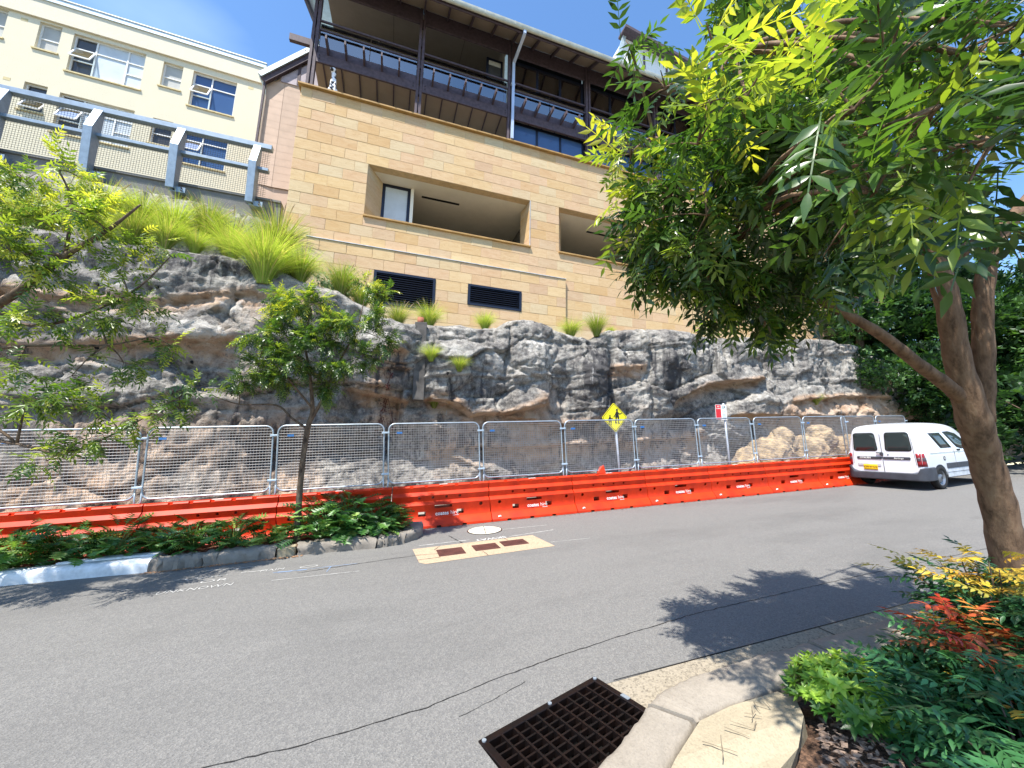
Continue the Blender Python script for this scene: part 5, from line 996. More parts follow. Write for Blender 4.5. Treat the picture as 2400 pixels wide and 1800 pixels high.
# rear: doors, windows, trims
def rq(name, y0, y1, z0, z1, mat, parent=van, x=-.006, th=.012, r=.04, lean=.0, skew=0):
    """rounded panel on the rear face"""
    P = []
    for (a, b_, s0) in ((y1-r, z1-r, 0), (y0+r, z1-r, 90), (y0+r, z0+r, 180), (y1-r, z0+r, 270)):
        for k in range(4): t = math.radians(s0+30*k); P.append((a+r*math.cos(t), b_+r*math.sin(t)))
    cy = (y0+y1)/2
    return vb(MB().prism([(x+max(0, z-1.0)*lean, cy+(y-cy)*(1-skew*max(0, z-z0)/(z1-z0)), z) for y, z in P][::-1], (-th, 0, 0)), name, mat, parent)
for (y0, y1) in ((-.66, -.08), (.08, .66)):
    o = decal('rear_window_seal', rr(y0, y1, 1.03, 1.55, .07, .12), 'B', .001, .006, M['black']); decal('rear_window', rr(y0+.022, y1-.022, 1.052, 1.528, .055, .12), 'B', .008, .002, M['vang'], o)
decal('door_gap', [(-.006, .44), (.006, .44), (.006, 1.66), (-.006, 1.66)], 'B', .0005, .003, M['vanp'])
for y in (-.71, .71): decal('door_gap', [(y-.004, .44), (y+.004, .44), (y*.93+.004, 1.4), (y*.93-.004, 1.4)], 'B', .0005, .002, M['vanp'])
o = decal('trim_strip', rr(-.60, -.012, .80, .875, .03), 'B', .001, .012, M['vanp']); o2_ = decal('trim_strip', rr(.012, .60, .80, .875, .03), 'B', .001, .012, M['vanp'])
hx = VBVH.ray_cast(Vector((-2, .3, .84)), Vector((1, 0, 0)))[0].x-.016; hp = VBVH.ray_cast(Vector((-2, .3, .57)), Vector((1, 0, 0)))[0].x
Rr = Matrix(((0, 0, -1), (-1, 0, 0), (0, 1, 0)))
put_text('lettering', 'CITROËN', .062, M['white'], o2_, Rr, (hx, .40, .838), .0012); put_text('lettering', 'Berlingo', .062, M['white'], o, Rr, (hx, -.36, .838), .0)
o = decal('handle', rr(-.03, .045, .90, 1.0, .03), 'B', .001, .03, M['vanp']); decal('handle_lever', rr(.04, .12, .965, .995, .01), 'B', .02, .014, M['vanp'], o)
decal('lock', [(-.13+.016*math.cos(k*.63), .93+.016*math.sin(k*.63)) for k in range(10)], 'B', .001, .006, M['black'])
decal('plate_recess', rr(.06, .60, .59, .68, .02), 'B', .001, .006, M['lampw']); o = decal('number_plate', rr(.14, .47, .50, .65, .012), 'B', .008, .006, M['plate']); put_text('lettering', 'CW·97·CG', .07, M['black'], o, Rr, (hp-.0155, .305, .577), .001, sx=.95)
for s in (-1, 1):
    tl_ = decal('tail_light', [(s*.725, .63), (s*.80, .63), (s*.795, .97), (s*.71, .97)] if s > 0 else [(s*.80, .63), (s*.725, .63), (s*.71, .97), (s*.795, .97)], 'B', .001, .010, M['red'])
    decal('tail_light_side', [(.035, .63), (.19, .63), (.12, .97), (.05, .97)], 'R' if s < 0 else 'L', .002, .008, M['red'], tl_)
    decal('reversing_lens', [(s*.728, .77), (s*.80, .77), (s*.797, .86), (s*.72, .86)], 'B', .011, .003, M['smoke'], tl_); decal('reversing_lens_side', [(.04, .77), (.165, .77), (.145, .86), (.045, .86)], 'R' if s < 0 else 'L', .010, .003, M['smoke'], tl_)
# bumper wraps around the corners
def path_strip(P, z0, z1, th, ZT=None):
    mb = MB(); 
    rg_ = [[(x+nx_*th, y+ny_*th, z0+.03), (x+nx_*th*1.15, y+ny_*th*1.15, (z0+z1)/2), (x+nx_*th, y+ny_*th, z1-.02), (x+nx_*th*.5, y+ny_*th*.5, z1), (x-nx_*.02, y-ny_*.02, z1), (x-nx_*.02, y-ny_*.02, z0)] for (x, y, nx_, ny_), z1 in zip(P, ZT or [z1]*len(P))]
    return mb.loft(rg_)
BP = [(.46, -.845, 0, -1), (.2, -.845, 0, -1), (.07, -.82, -.6, -.8), (.0, -.76, -1, -.2), (-.012, -.70, -1, 0), (-.012, .70, -1, 0), (.0, .76, -1, .2), (.07, .82, -.6, .8), (.2, .845, 0, 1), (.46, .845, 0, 1)]
o = vb(path_strip(BP, .24, .60, .045, [.60, .60, .60, .58, .45, .45, .58, .60, .60, .60]), 'rear_bumper', M['vanp']); smooth_by_angle(o, 40)
FP = [(4.0, .0, 1, 0), (3.98, .5, 1, .1), (3.85, .76, .7, .7), (3.62, .835, 0, 1)]; FP = [(x, -y, a, -c_) for x, y, a, c_ in FP[::-1]]+FP[1:]
o = vb(path_strip(FP, .24, .62, .05), 'front_bumper', M['vanp']); smooth_by_angle(o, 40)
# sides: mouldings, sill, windows, doors
for s in (-1, 1):
    y = s*(HW+.012)
    for (x0, x1) in ((1.17, 1.72), (1.73, 2.92)): vb(MB().box(x0, x1, min(y, y+s*.02), max(y, y+s*.02), .53, .67), 'side_moulding', M['vanp'], bevel=.006)
    vb(MB().box(1.17, 2.92, min(y, y+s*.01), max(y, y+s*.01), .30, .525), 'sill_panel', pm('pale sill plastic', '#c9cdd3', .45) if s < 0 else M['vanw'])
    for z in (.42,): vb(MB().box(1.17, 2.92, min(y, y+s*.014), max(y, y+s*.014), z, z+.008), 'sill_line', M['vanp'])
    vb(MB().box(.42, 3.1, min(y-s*.004, y+s*.006), max(y-s*.004, y+s*.006), .955, .972), 'crease_line', M['lampw'])
    for x in (1.72, 3.04): vb(MB().box(x, x+.008, min(y-s*.002, y+s*.004), max(y-s*.002, y+s*.004), .36, 1.02), 'door_gap', M['vanp'])
    for nm, P in (('side_window', [(.66, 1.50), (1.27, 1.50), (1.66, 1.08), (1.05, 1.08)]), ('door_window', [(1.46, 1.52), (1.80, 1.53), (2.2, 1.46), (2.90, 1.09), (2.2, 1.03), (1.95, 1.08)])):
        cxm = sum(p[0] for p in P)/len(P); czm = sum(p[1] for p in P)/len(P); ax = 'R' if s < 0 else 'L'
        o = decal(nm+'_seal', P, ax, .001, .005, M['black']); decal(nm, [(cxm+(x-cxm)*.93, czm+(z-czm)*.91) for x, z in P], ax, .007, .002, M['vang'], o)
    vb(MB().hexa([(2.98, s*.86, 1.08), (3.16, s*.86, 1.08), (3.14, s*1.03, 1.10), (3.04, s*1.03, 1.10)], [(2.98, s*.84, 1.26), (3.12, s*.84, 1.26), (3.1, s*1.02, 1.28), (3.02, s*1.02, 1.28)]), 'mirror', M['vanp'], bevel=.02, segs=2)
    vb(MB().box(1.9, 2.04, min(y-s*.01, y+s*.022), max(y-s*.01, y+s*.022), .985, 1.03), 'door_handle', M['black'], bevel=.006)
vb(MB().cyl((1.12, -(HW+.006), .80), (1.12, -(HW+.018), .80), .06, 18), 'fuel_cap', M['black']); vb(MB().cyl((1.12, -(HW+.018), .80), (1.12, -(HW+.022), .80), .035, 14), 'fuel_cap_face', M['lampw'])
# windscreen and lamps at the front
vb(MB().add([(2.52, -.62, 1.66), (2.52, .62, 1.66), (3.16, .70, 1.16), (3.16, -.70, 1.16)], [(0, 1, 2, 3)]), 'windscreen', M['vang'])
for s in (-1, 1): vb(MB().box(3.86, 3.97, min(s*.45, s*.72), max(s*.45, s*.72), .66, .80), 'headlight', M['lampw'], bevel=.02)
# ------------------------------------------------------------------ vegetation
def leaflet(L, wd, fold=.22, droop=.14):
    """pointed blade, widest below the middle, folded along the midrib and drooping at the tip"""
    V = [(0, 0, 0)]; F = []
    for t, w_ in ((.16, .62), (.42, 1.0), (.74, .48)):
        z = -droop*L*t*t; V += [(t*L, w_*wd/2, z+fold*w_*wd/2), (t*L, 0, z), (t*L, -w_*wd/2, z+fold*w_*wd/2)]
    V.append((L, 0, -droop*L)); F = [(0, 2, 1), (0, 3, 2)]
    for a in (1, 4): F += [(a, a+1, a+4), (a, a+4, a+3), (a+1, a+2, a+5), (a+1, a+5, a+4)]
    F += [(7, 8, 10), (8, 9, 10)]
    return np.array(V), np.array(F)
def rotz(a): c, s = math.cos(a), math.sin(a); return np.array([(c, -s, 0), (s, c, 0), (0, 0, 1)])
def roty(a): c, s = math.cos(a), math.sin(a); return np.array([(c, 0, s), (0, 1, 0), (-s, 0, c)])
def rotx(a): c, s = math.cos(a), math.sin(a); return np.array([(1, 0, 0), (0, c, -s), (0, s, c)])
def pinnate(pairs, L, ll, lw, seed, curve=.5):
    r = np.random.default_rng(seed); Vs, Fs = [], []; b = 0
    def addv(V, F):
        nonlocal b; Vs.append(V); Fs.append(F+b); b += len(V)
    def pos(t): return np.array([L*t*(1-.12*curve*t), 0, -curve*L*.45*t*t])
    for i in range(6):     # rachis
        p, q = pos(i/6), pos((i+1)/6); w_ = .0018; addv(np.array([p+(0, w_, 0), p-(0, w_, 0), q-(0, w_, 0), q+(0, w_, 0)]), np.array([(0, 1, 2), (0, 2, 3)]))
    for i in range(pairs+1):
        t = .22+.78*i/pairs; p = pos(t)
        for s in ((1, -1) if i < pairs else (0,)):
            V, F = leaflet(ll*(.75+.35*math.sin(t*2.6))*r.uniform(.85, 1.1), lw*r.uniform(.85, 1.1)); R = rotz(s*r.uniform(.75, 1.15)) @ rotx(s*r.uniform(-.4, .5)) @ roty(r.uniform(.05, .5)); addv((R @ V.T).T+p, F)
    return np.concatenate(Vs), np.concatenate(Fs)
def rosette(n_, L, wd, seed, tilt=(.1, .9)):
    r = np.random.default_rng(seed); Vs, Fs = [], []; b = 0
    for i in range(n_):
        V, F = leaflet(L*r.uniform(.75, 1.1), wd, .12, .08); V[:, 0] *= 1; t = r.uniform(*tilt); R = rotz(i*2.4+r.uniform(-.2, .2)) @ roty(-t); V = (R @ V.T).T; Vs.append(V); Fs.append(F+b); b += len(V)
    return np.concatenate(Vs), np.concatenate(Fs)
def lobed(L, seed):
    """deeply cut leaf on a stalk; x forward"""
    r = np.random.default_rng(seed); Vs = [(0, 0, 0)]; Fs = []; st = .35*L
    def a(*p): Vs.append(p); return len(Vs)-1
    q0 = a(st, .004, .10*L); q1 = a(st, -.004, .10*L); Fs.append((0, q1, q0)); n_ = 6
    def mid(t): return (st+L*t, 0, .10*L+.12*L*t-.34*L*t*t)
    for i in range(n_):
        t = i/n_; m0 = mid(t); m1 = mid(t+.9/n_); wl = L*.46*math.sin(.5+2.2*t)*r.uniform(.85, 1.1)
        for s in (1, -1):
            k0 = a(*m0); k1 = a(*m1); tip = a(m0[0]+L*.16+.1*L*t, s*wl, m0[2]-.10*wl+r.uniform(-.02, .03)*L); e = a((m0[0]+m1[0])/2+.05*L, s*wl*.55, m0[2]+.02*L)
            Fs += [(k0, e, tip) if s < 0 else (k0, tip, e), (k0, k1, e) if s > 0 else (k0, e, k1), (k1, tip, e) if s > 0 else (k1, e, tip)]
    k0 = a(*mid(.8)); k1 = a(*mid(1.12)); k2 = a(mid(.9)[0], .06*L, mid(.9)[2]); k3 = a(mid(.9)[0], -.06*L, mid(.9)[2]); Fs += [(k0, k1, k2), (k0, k3, k1)]
    return np.array(Vs), np.array(Fs)
def scatter(T, pos, dirs, scale, lv, seed=0, roll=.6):
    """copies of leaf templates T at pos with x axis along dirs; one mesh"""
    r = np.random.default_rng(seed); Vs, Fs, A = [], [], []; b = 0; dirs = np.asarray(dirs, float); dirs /= np.linalg.norm(dirs, axis=1)[:, None]+1e-9
    which = r.integers(0, len(T), len(pos))
    for i in range(len(pos)):
        V, F = T[which[i]]; d = dirs[i]; up = np.array([0, 0, 1.]); y = np.cross(up, d); l = np.linalg.norm(y); y = y/l if l > .05 else np.array([0, 1., 0]); z = np.cross(d, y); R = np.stack([d, y, z], 1) @ rotx(r.uniform(-roll, roll))
        Vs.append((V*scale[i]) @ R.T + pos[i]); Fs.append(F+b); b += len(V); A.append(np.full(len(V), lv[i]))
    return np.concatenate(Vs), np.concatenate(Fs), np.concatenate(A)
def leaf_obj(name, T, pos, dirs, scale, lv, mat, parent, seed=0, roll=.6, org=(0, 0, 0)):
    V, F, A = scatter(T, np.asarray(pos, float), dirs, scale, lv, seed, roll); V = V-np.asarray(org)
    me = mesh_np(name, V, F); attr(me, 'lv', np.clip(A, 0, 1)); o = link(name, me, mat, parent); return o
def curve3(p, q, sag, n_=5):
    p, q = Vector(p), Vector(q); d = q-p; return [p+d*(i/n_)+Vector((0, 0, sag*math.sin(math.pi*i/n_)*d.length)) for i in range(n_+1)]
def make_tree(name, label, cat, base, limbs, clusters, T, lmat, bmat, per=28, lscale=(.8, 1.15), seed=1, group=None, lv0=(.05, .62), droop=.25, twigr=.006):
    """limbs: lists of (x,y,z,r); clusters: (x,y,z,R[,young[,density]]), young paints new growth and backlight as yellower leaves; twigs run from the limbs into each cluster and carry the leaves"""
    r = np.random.default_rng(seed); t = thing(name, base, label, cat, group); mb = MB(); tw = MB()
    for k, L in enumerate(limbs):
        P = [Vector(p[:3]) for p in L]; Rr_ = [p[3] for p in L]; PP, RR = [], []
        for i in range(len(P)-1):      # smooth (Catmull-Rom)
            a0, a1, a2, a3 = P[max(i-1, 0)], P[i], P[i+1], P[min(i+2, len(P)-1)]
            for q in range(5): u = q/5; PP.append(.5*((2*a1)+(a2-a0)*u+(2*a0-5*a1+4*a2-a3)*u*u+(3*a1-a0-3*a2+a3)*u**3)); RR.append(Rr_[i]+(Rr_[i+1]-Rr_[i])*u)
        PP.append(P[-1]); RR.append(Rr_[-1]); RR = [q*(1+.05*math.sin(j_*2.1+k)) for j_, q in enumerate(RR)]
        o_ = MB().tube(PP, RR, 14 if RR[0] > .05 else 8)
        o_.build('trunk' if k == 0 else 'limb', bmat, t, True)
    anchors = [(Vector(p[:3]), p[3]) for L in limbs for p in L[1:]]
    pos, dirs, lv = [], [], []
    for c in clusters:
        C = Vector(c[:3]); R = c[3]; young = c[4] if len(c) > 4 else 0; dens = c[5] if len(c) > 5 else 1
        A, ar = min(anchors, key=lambda q: (q[0]-C).length + (2.0 if q[0].z > C.z+.8 else 0)); tw.tube(curve3(A, C, .10, 6), [min(ar*.6, .03)*(1-i/7)+twigr for i in range(7)], 6)
        nt_ = max(4, int(7*R/.4)); 
        for k in range(nt_):
            d = Vector(r.normal(size=3)); d.normalize(); e = C+Vector((d.x*R, d.y*R, d.z*R*.8))*r.uniform(.75, 1.05); cv = curve3(C, e, .08, 4); tw.tube(cv, [twigr*(1-.17*i) for i in range(5)], 4, cap=False)
            m_ = max(2, int(per*dens*R/.4/nt_*(R/.4)**.6))
            for j_ in range(m_):
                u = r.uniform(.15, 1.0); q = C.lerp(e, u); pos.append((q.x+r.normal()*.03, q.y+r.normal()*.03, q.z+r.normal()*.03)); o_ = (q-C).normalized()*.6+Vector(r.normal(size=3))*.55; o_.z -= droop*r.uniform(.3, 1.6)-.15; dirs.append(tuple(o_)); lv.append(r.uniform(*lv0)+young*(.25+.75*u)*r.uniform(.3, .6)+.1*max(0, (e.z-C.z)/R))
    tw.build('twigs', bmat, t, True)['kind'] = 'stuff'
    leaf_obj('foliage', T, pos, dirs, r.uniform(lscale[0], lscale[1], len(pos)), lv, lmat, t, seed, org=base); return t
PIN = [pinnate(5, .27, .082, .026, s, .5+.1*(s % 3)) for s in range(6)]
PINs = [pinnate(4, .20, .062, .020, s+20, .4+.15*(s % 3)) for s in range(6)]
# ---- large tree on the right, its crown hanging over the camera side
gzb = gz(5.0)+.05
RTL = [[(5.06, 1.93, gzb-.1, .15), (5.0, 1.93, gzb+.12, .125), (4.95, 1.91, -.9, .11), (4.85, 1.87, -.45, .104), (4.70, 1.84, -.04, .099), (4.51, 1.79, .30, .104), (4.33, 1.75, .73, .080), (4.21, 1.70, 1.16, .074), (4.10, 1.68, 1.52, .074), (3.98, 1.66, 1.8, .060), (3.65, 1.61, 2.15, .048), (3.2, 1.6, 2.55, .034), (2.6, 1.7, 3.1, .02)],
       [(4.55, 1.77, .28, .08), (4.50, 1.68, .72, .066), (4.44, 1.60, 1.2, .060), (4.50, 1.52, 1.62, .056), (4.75, 1.40, 2.0, .046), (5.2, 1.2, 2.6, .03), (5.5, 1.3, 3.6, .018)],
       [(4.50, 1.79, .40, .06), (4.20, 1.79, .56, .05), (3.88, 1.79, .70, .044), (3.44, 1.80, .92, .036), (3.0, 2.0, 1.25, .028), (2.4, 2.1, 1.5, .018)],
       [(4.11, 1.68, 1.5, .05), (4.45, 1.5, 1.74, .045), (4.72, 1.36, 1.98, .036)],
       [(3.65, 1.61, 2.15, .035), (2.9, 1.55, 2.2, .028), (2.3, 1.6, 2.05, .022), (1.85, 1.75, 1.95, .014), (1.6, 1.9, 2.1, .008)],
       [(3.2, 1.6, 2.55, .028), (2.6, 1.3, 2.5, .02), (2.0, 1.2, 2.2, .014), (1.5, 1.2, 1.95, .008)],
       [(3.2, 1.6, 2.55, .025), (3.5, 1.3, 3.2, .018), (4.2, 1.6, 4.2, .012)],
       [(3.0, 2.0, 1.25, .02), (3.3, 2.3, 1.45, .014), (3.9, 2.4, 1.6, .01), (4.6, 2.5, 1.6, .008)]]
RTC = [(1.46, 1.86, 2.70, .13, .1, .6), (1.52, 1.62, 2.15, .17, .2, .7), (1.66, 2.16, 2.18, .26, 1.2), (1.74, 2.40, 1.84, .28, .35), (1.88, 2.37, 1.49, .32, .1), (1.52, 1.41, 1.60, .25, .4, .6), (1.34, 1.11, 1.78, .18, 1.3, .7), (1.56, 1.15, 1.64, .3, .6, .5), (1.88, 1.72, 1.46, .36, .1), (2.77, 2.24, 1.54, .5), (2.34, 1.68, 1.88, .55, .2), (3.52, 2.46, 1.34, .48), (3.87, 2.28, 1.75, .55), (4.17, 2.49, 1.22, .3), (2.56, 1.46, 2.74, .6, .2), (2.42, 1.22, 1.94, .45, .2), (2.57, 1.25, 1.48, .45, .1), (3.58, 1.48, 3.17, .8), (2.62, .97, 1.79, .42, .3), (3.79, 1.25, 2.91, .8), (2.62, .81, 1.46, .40, .5), (3.27, .86, 2.44, .55, .2), (4.3, 1.46, 2.1, .55), (3.7, 1.15, 1.18, .4, .1), (4.68, 2.19, 1.94, .6), (4.99, 2.58, 1.58, .5), (6.0, 2.5, 1.75, .45), (2.78, 2.49, 1.33, .32), (2.73, 1.91, 3.5, .65), (4.55, 2.16, 4.6, .9), (5.35, 1.64, 4.9, 1.0), (2.5, 1.81, 3.8, .4, .2), (5.3, 1.1, 2.9, .7), (5.6, 2.0, 3.0, .8), (3.9, 2.3, 3.2, .8), (3.1, 2.1, 2.3, .6), (4.4, 2.3, 2.5, .6), (3.3, 2.35, 1.9, .5), (3.0, 1.7, 1.5, .4), (3.4, 1.2, 1.9, .45), (2.2, 2.3, 2.2, .3, .3), (2.3, 2.2, 1.6, .34), (2.25, 2.24, 1.43, .32), (2.2, 2.38, 1.33, .25), (2.37, 2.17, 1.5, .4), (3.18, 2.04, 1.97, .5), (3.18, 1.79, 2.18, .5), (3.87, 1.69, 2.68, .6), (2.65, 1.72, 2.33, .5), (2.07, 1.78, 1.82, .45), (3.16, 2.48, 1.3, .4), (3.93, 2.56, 1.26, .33), (4.5, 2.41, 1.64, .5), (4.6, 1.95, 2.23, .5), (1.86, 2.0, 1.79, .3, .6), (1.9, 2.16, 1.52, .28), (3.38, 1.34, 1.9, .5), (3.51, 1.0, 2.42, .6), (2.2, 1.29, 2.08, .36, .5), (2.0, 1.5, 1.84, .32, .4), (2.83, 1.23, 2.38, .5), (3.74, 2.06, 1.99, .5), (5.3, 1.77, 2.01, .5), (5.85, 2.22, 2.06, .5), (2.62, 2.43, 1.37, .3), (4.45, 2.5, 1.21, .3), (3.91, 1.12, 2.2, .5)]
NEAR = {(2.62, .81, 1.46): .56, (2.62, .97, 1.79): .56, (3.27, .86, 2.44): .56, (3.51, 1.0, 2.42): .56, (2.42, 1.22, 1.94): .56, (2.57, 1.25, 1.48): .56, (3.91, 1.12, 2.2): .56, (3.38, 1.34, 1.9): .56, (3.4, 1.2, 1.9): .56, (2.83, 1.23, 2.38): .56, (5.3, 1.1, 2.9): .56, (3.79, 1.25, 2.91): .56}
DROP = {(3.7, 1.15, 1.18), (4.3, 1.46, 2.1), (4.17, 2.49, 1.22), (5.35, 1.64, 4.9), (4.68, 2.19, 1.94), (4.99, 2.58, 1.58), (6.0, 2.5, 1.75), (4.5, 2.41, 1.64), (5.85, 2.22, 2.06), (5.3, 1.77, 2.01), (5.6, 2.0, 3.0), (4.4, 2.3, 2.5), (4.45, 2.5, 1.21), (3.93, 2.56, 1.26), (4.55, 2.16, 4.6), (3.9, 2.3, 3.2)}
def place(c):
    k = NEAR.get(c[:3]); q = k or .90
    return (c[0]*q-(.05 if c[0] < 2.2 and not k else 0), c[1]*q, c[2]*q, c[3]*(k if k else .78 if c[0] < 2.6 else .82))+((c[4] if len(c) > 4 else 0, .5) if k else tuple(c[4:]))
RTC = [place(c) for c in RTC if c[:3] not in DROP]
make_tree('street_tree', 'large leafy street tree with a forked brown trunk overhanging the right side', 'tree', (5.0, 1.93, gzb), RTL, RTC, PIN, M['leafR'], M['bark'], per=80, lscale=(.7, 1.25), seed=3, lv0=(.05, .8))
# ---- tree entering from the left
gl = gz(-6.4)+.12
LTL = [[(-6.5, 7.75, gl-.1, .13), (-6.45, 7.7, gl+.2, .11), (-6.4, 7.55, -.6, .095), (-6.35, 7.35, .3, .085), (-6.17, 7.12, 1.22, .075), (-5.5, 6.8, 1.4, .06), (-4.93, 6.46, 1.5, .05), (-4.3, 6.09, 1.84, .042), (-3.88, 5.89, 2.21, .034), (-3.48, 5.8, 2.58, .022), (-3.16, 5.73, 2.97, .01)], [(-3.88, 5.89, 2.21, .022), (-3.83, 5.76, 2.83, .014), (-3.92, 5.62, 3.17, .008)], [(-4.93, 6.46, 1.5, .025), (-4.02, 6.08, 1.38, .018), (-3.24, 5.96, 1.84, .013), (-2.92, 6.06, 2.47, .007)],
       [(-6.35, 7.35, .3, .04), (-5.36, 6.62, .12, .026), (-3.91, 5.86, -.06, .018), (-3.4, 5.72, -.15, .014), (-3.09, 5.99, .11, .011), (-2.58, 6.07, .57, .006)], [(-6.17, 7.12, 1.1, .035), (-5.29, 6.55, 1.0, .024), (-4.07, 5.93, 1.07, .016), (-3.38, 6.01, 1.17, .012), (-3.06, 6.19, 1.36, .007)], [(-6.17, 7.12, 1.22, .05), (-5.9, 6.6, 2.2, .035), (-5.2, 6.2, 2.9, .02), (-4.6, 5.9, 3.2, .01)]]
LTC = [(-4.3, 5.77, 3.06, .42, .9), (-3.89, 5.8, 3.25, .32, .9), (-4.07, 5.78, 2.56, .42, .5), (-3.67, 5.92, 2.85, .32, .9), (-4.19, 5.69, 2.06, .40, .3), (-3.46, 6.01, 2.53, .28, .5), (-4.02, 5.97, 2.0, .34, .3), (-4.0, 5.76, 1.34, .34, .2), (-3.56, 6.01, 1.53, .34, .2), (-3.2, 6.17, 1.75, .32, .2), (-2.9, 6.36, 1.3, .24, .2), (-3.3, 6.23, 1.0, .27, .1), (-3.61, 5.94, .75, .2, 0, .5), (-3.76, 5.63, .36, .40), (-3.29, 5.91, .36, .22), (-3.26, 5.75, .0, .24), (-2.98, 6.13, .34, .28), (-2.62, 6.21, .42, .24), (-2.47, 6.22, .71, .18), (-3.49, 5.65, -.24, .2), (-3.97, 5.73, .79, .25, 0, .6), (-3.43, 6.07, 2.15, .25, .3), (-5.31, 6.12, 2.89, .8, .4), (-5.23, 6.12, 1.56, .7), (-4.69, 5.94, .34, .55), (-3.1, 6.1, 2.58, .16, .3), (-3.6, 5.4, 2.6, .3, .5), (-5.8, 5.9, 2.2, .8), (-5.6, 5.6, 3.4, .7, .4)]
make_tree('overhanging_tree', 'leafy tree reaching in from the left edge with thin drooping branches', 'tree', (-6.45, 7.7, gl), LTL, LTC, PINs, M['leafL'], M['bark2'], per=80, lscale=(.9, 1.4), seed=5, lv0=(.15, .85), twigr=.004)
# ---- slim planter tree
k_ = .885; gp_ = gz(-1.29)+.12
PTL = [[(-1.29, 7.57, gp_-.05, .062), (-1.29, 7.57, gp_+.1, .055), (-1.30, 7.44, -.80, .048), (-1.28, 7.33, -.14, .044), (-1.24, 7.24, .28, .045), (-1.19, 7.17, .57, .034), (-1.25, 7.0, 1.1, .024), (-1.36, 6.9, 1.7, .016), (-1.3, 6.85, 2.2, .008)], [(-1.24, 7.24, .30, .03), (-1.03, 7.13, .80, .026), (-.85, 6.95, 1.3, .018), (-.6, 6.85, 1.9, .010), (-.5, 6.85, 2.5, .006)], [(-1.26, 7.26, .25, .022), (-1.5, 7.22, .42, .018), (-1.75, 7.25, .62, .015), (-2.24, 7.13, .60, .010), (-2.6, 7.0, .72, .005)], [(-1.2, 7.15, .6, .02), (-1.6, 6.9, 1.1, .014), (-1.95, 6.95, 1.6, .008)]]
PTC = [(-1.37, 6.85, 2.23, .42, .6), (-1.96, 6.94, 1.75, .42, .3), (-.69, 6.76, 1.99, .42, .4), (-1.38, 6.74, 1.35, .45), (-.77, 6.82, 1.27, .40), (-2.04, 7.08, 1.15, .36, .1), (-.3, 6.70, 2.18, .30, .2), (-2.2, 6.98, .95, .25), (-.12, 6.81, 1.77, .26, .2), (-1.79, 6.96, 2.30, .32, .9), (-1.01, 6.97, .95, .34), (-.46, 6.82, 2.75, .24, .7), (-1.1, 6.9, 1.75, .42), (-1.6, 7.0, 1.0, .3), (-1.0, 7.2, 2.0, .4), (-1.6, 7.3, 1.6, .4), (-.25, 6.75, 2.6, .2, .3), (-.45, 6.8, 1.45, .25)]
make_tree('planter_tree', 'slim young tree with a round glossy crown growing in the kerbside planter', 'tree', (-1.29, 7.57, gp_), PTL, PTC, PINs, M['leafR'], M['bark2'], per=230, seed=8, lscale=(.7, 1.1), lv0=(.1, .85), twigr=.003)
# ---- trees beyond the van
BLF = [rosette(6, .16, .07, s, (-.4, .9)) for s in range(5)]
def far_tree(name, label, x, y, h, R, seed, n_=900, zb=None):
    r = np.random.default_rng(seed); z0 = gz(x)-.05 if zb is None else zb; t = thing(name, (x, y, z0), label, 'tree', 'trees beyond the van')
    MB().tube([(x, y, z0-.1), (x+.1, y-.1, z0+h*.35), (x, y, z0+h*.6), (x+.2, y, z0+h*.85)], [.16, .12, .09, .03], 10).build('trunk', M['bark2'], t, True)
    pos, dirs = [], []; lumps = [(r.normal(size=3)*np.array([R*.55, R*.55, h*.26])+np.array([x, y, z0+h*.5]), R*r.uniform(.4, .65)) for _ in range(16)]
    for c_, q in lumps:
        for _ in range(n_//16): d = r.normal(size=3); d /= np.linalg.norm(d); pos.append(c_+d*q*r.uniform(.6, 1.05)); dirs.append(d+np.array([0, 0, .3]))
    mb = MB()
    for c_, q in lumps: mb.tube(curve3((x, y, z0+h*.45), c_, .05, 4), [.05, .04, .03, .02, .012], 5)
    mb.build('limbs', M['bark2'], t, True)
    leaf_obj('foliage', BLF, pos, dirs, r.uniform(1.1, 1.9, len(pos)), r.uniform(0, 1, len(pos)), M['leafB'], t, seed, org=(x, y, z0))
far_tree('background_tree', 'bushy tree on the cliff top right of the sandstone wall', 19.6, 10.9, 6.0, 1.9, 47, 1600, 3.9)
far_tree('background_tree', 'tall crown filling the gap behind the forked trunk', 23.2, 10.4, 8.5, 2.6, 48, 3000, 2.6)
far_tree('background_tree', 'dense green tree standing just beyond the front of the van', 22.5, 8.7, 6.5, 2.4, 41, 3000)
far_tree('background_tree', 'tall green tree behind the leaning trunk at the right edge', 25.5, 7.4, 9.0, 3.0, 42, 3600)
far_tree('background_tree', 'leafy tree rising over the cliff end behind the van', 25, 11.0, 8.5, 2.8, 43, 2600)
far_tree('background_tree', 'broad dark tree at the top of the road, right edge', 31, 9.3, 9.5, 3.6, 44, 2600)
far_tree('background_tree', 'far tree at the head of the road behind the others', 36, 8.5, 11.0, 4.0, 45, 2600)
far_tree('background_tree', 'tall tree crown behind the others at the cliff end', 27, 10.2, 10.0, 3.0, 46, 2600)
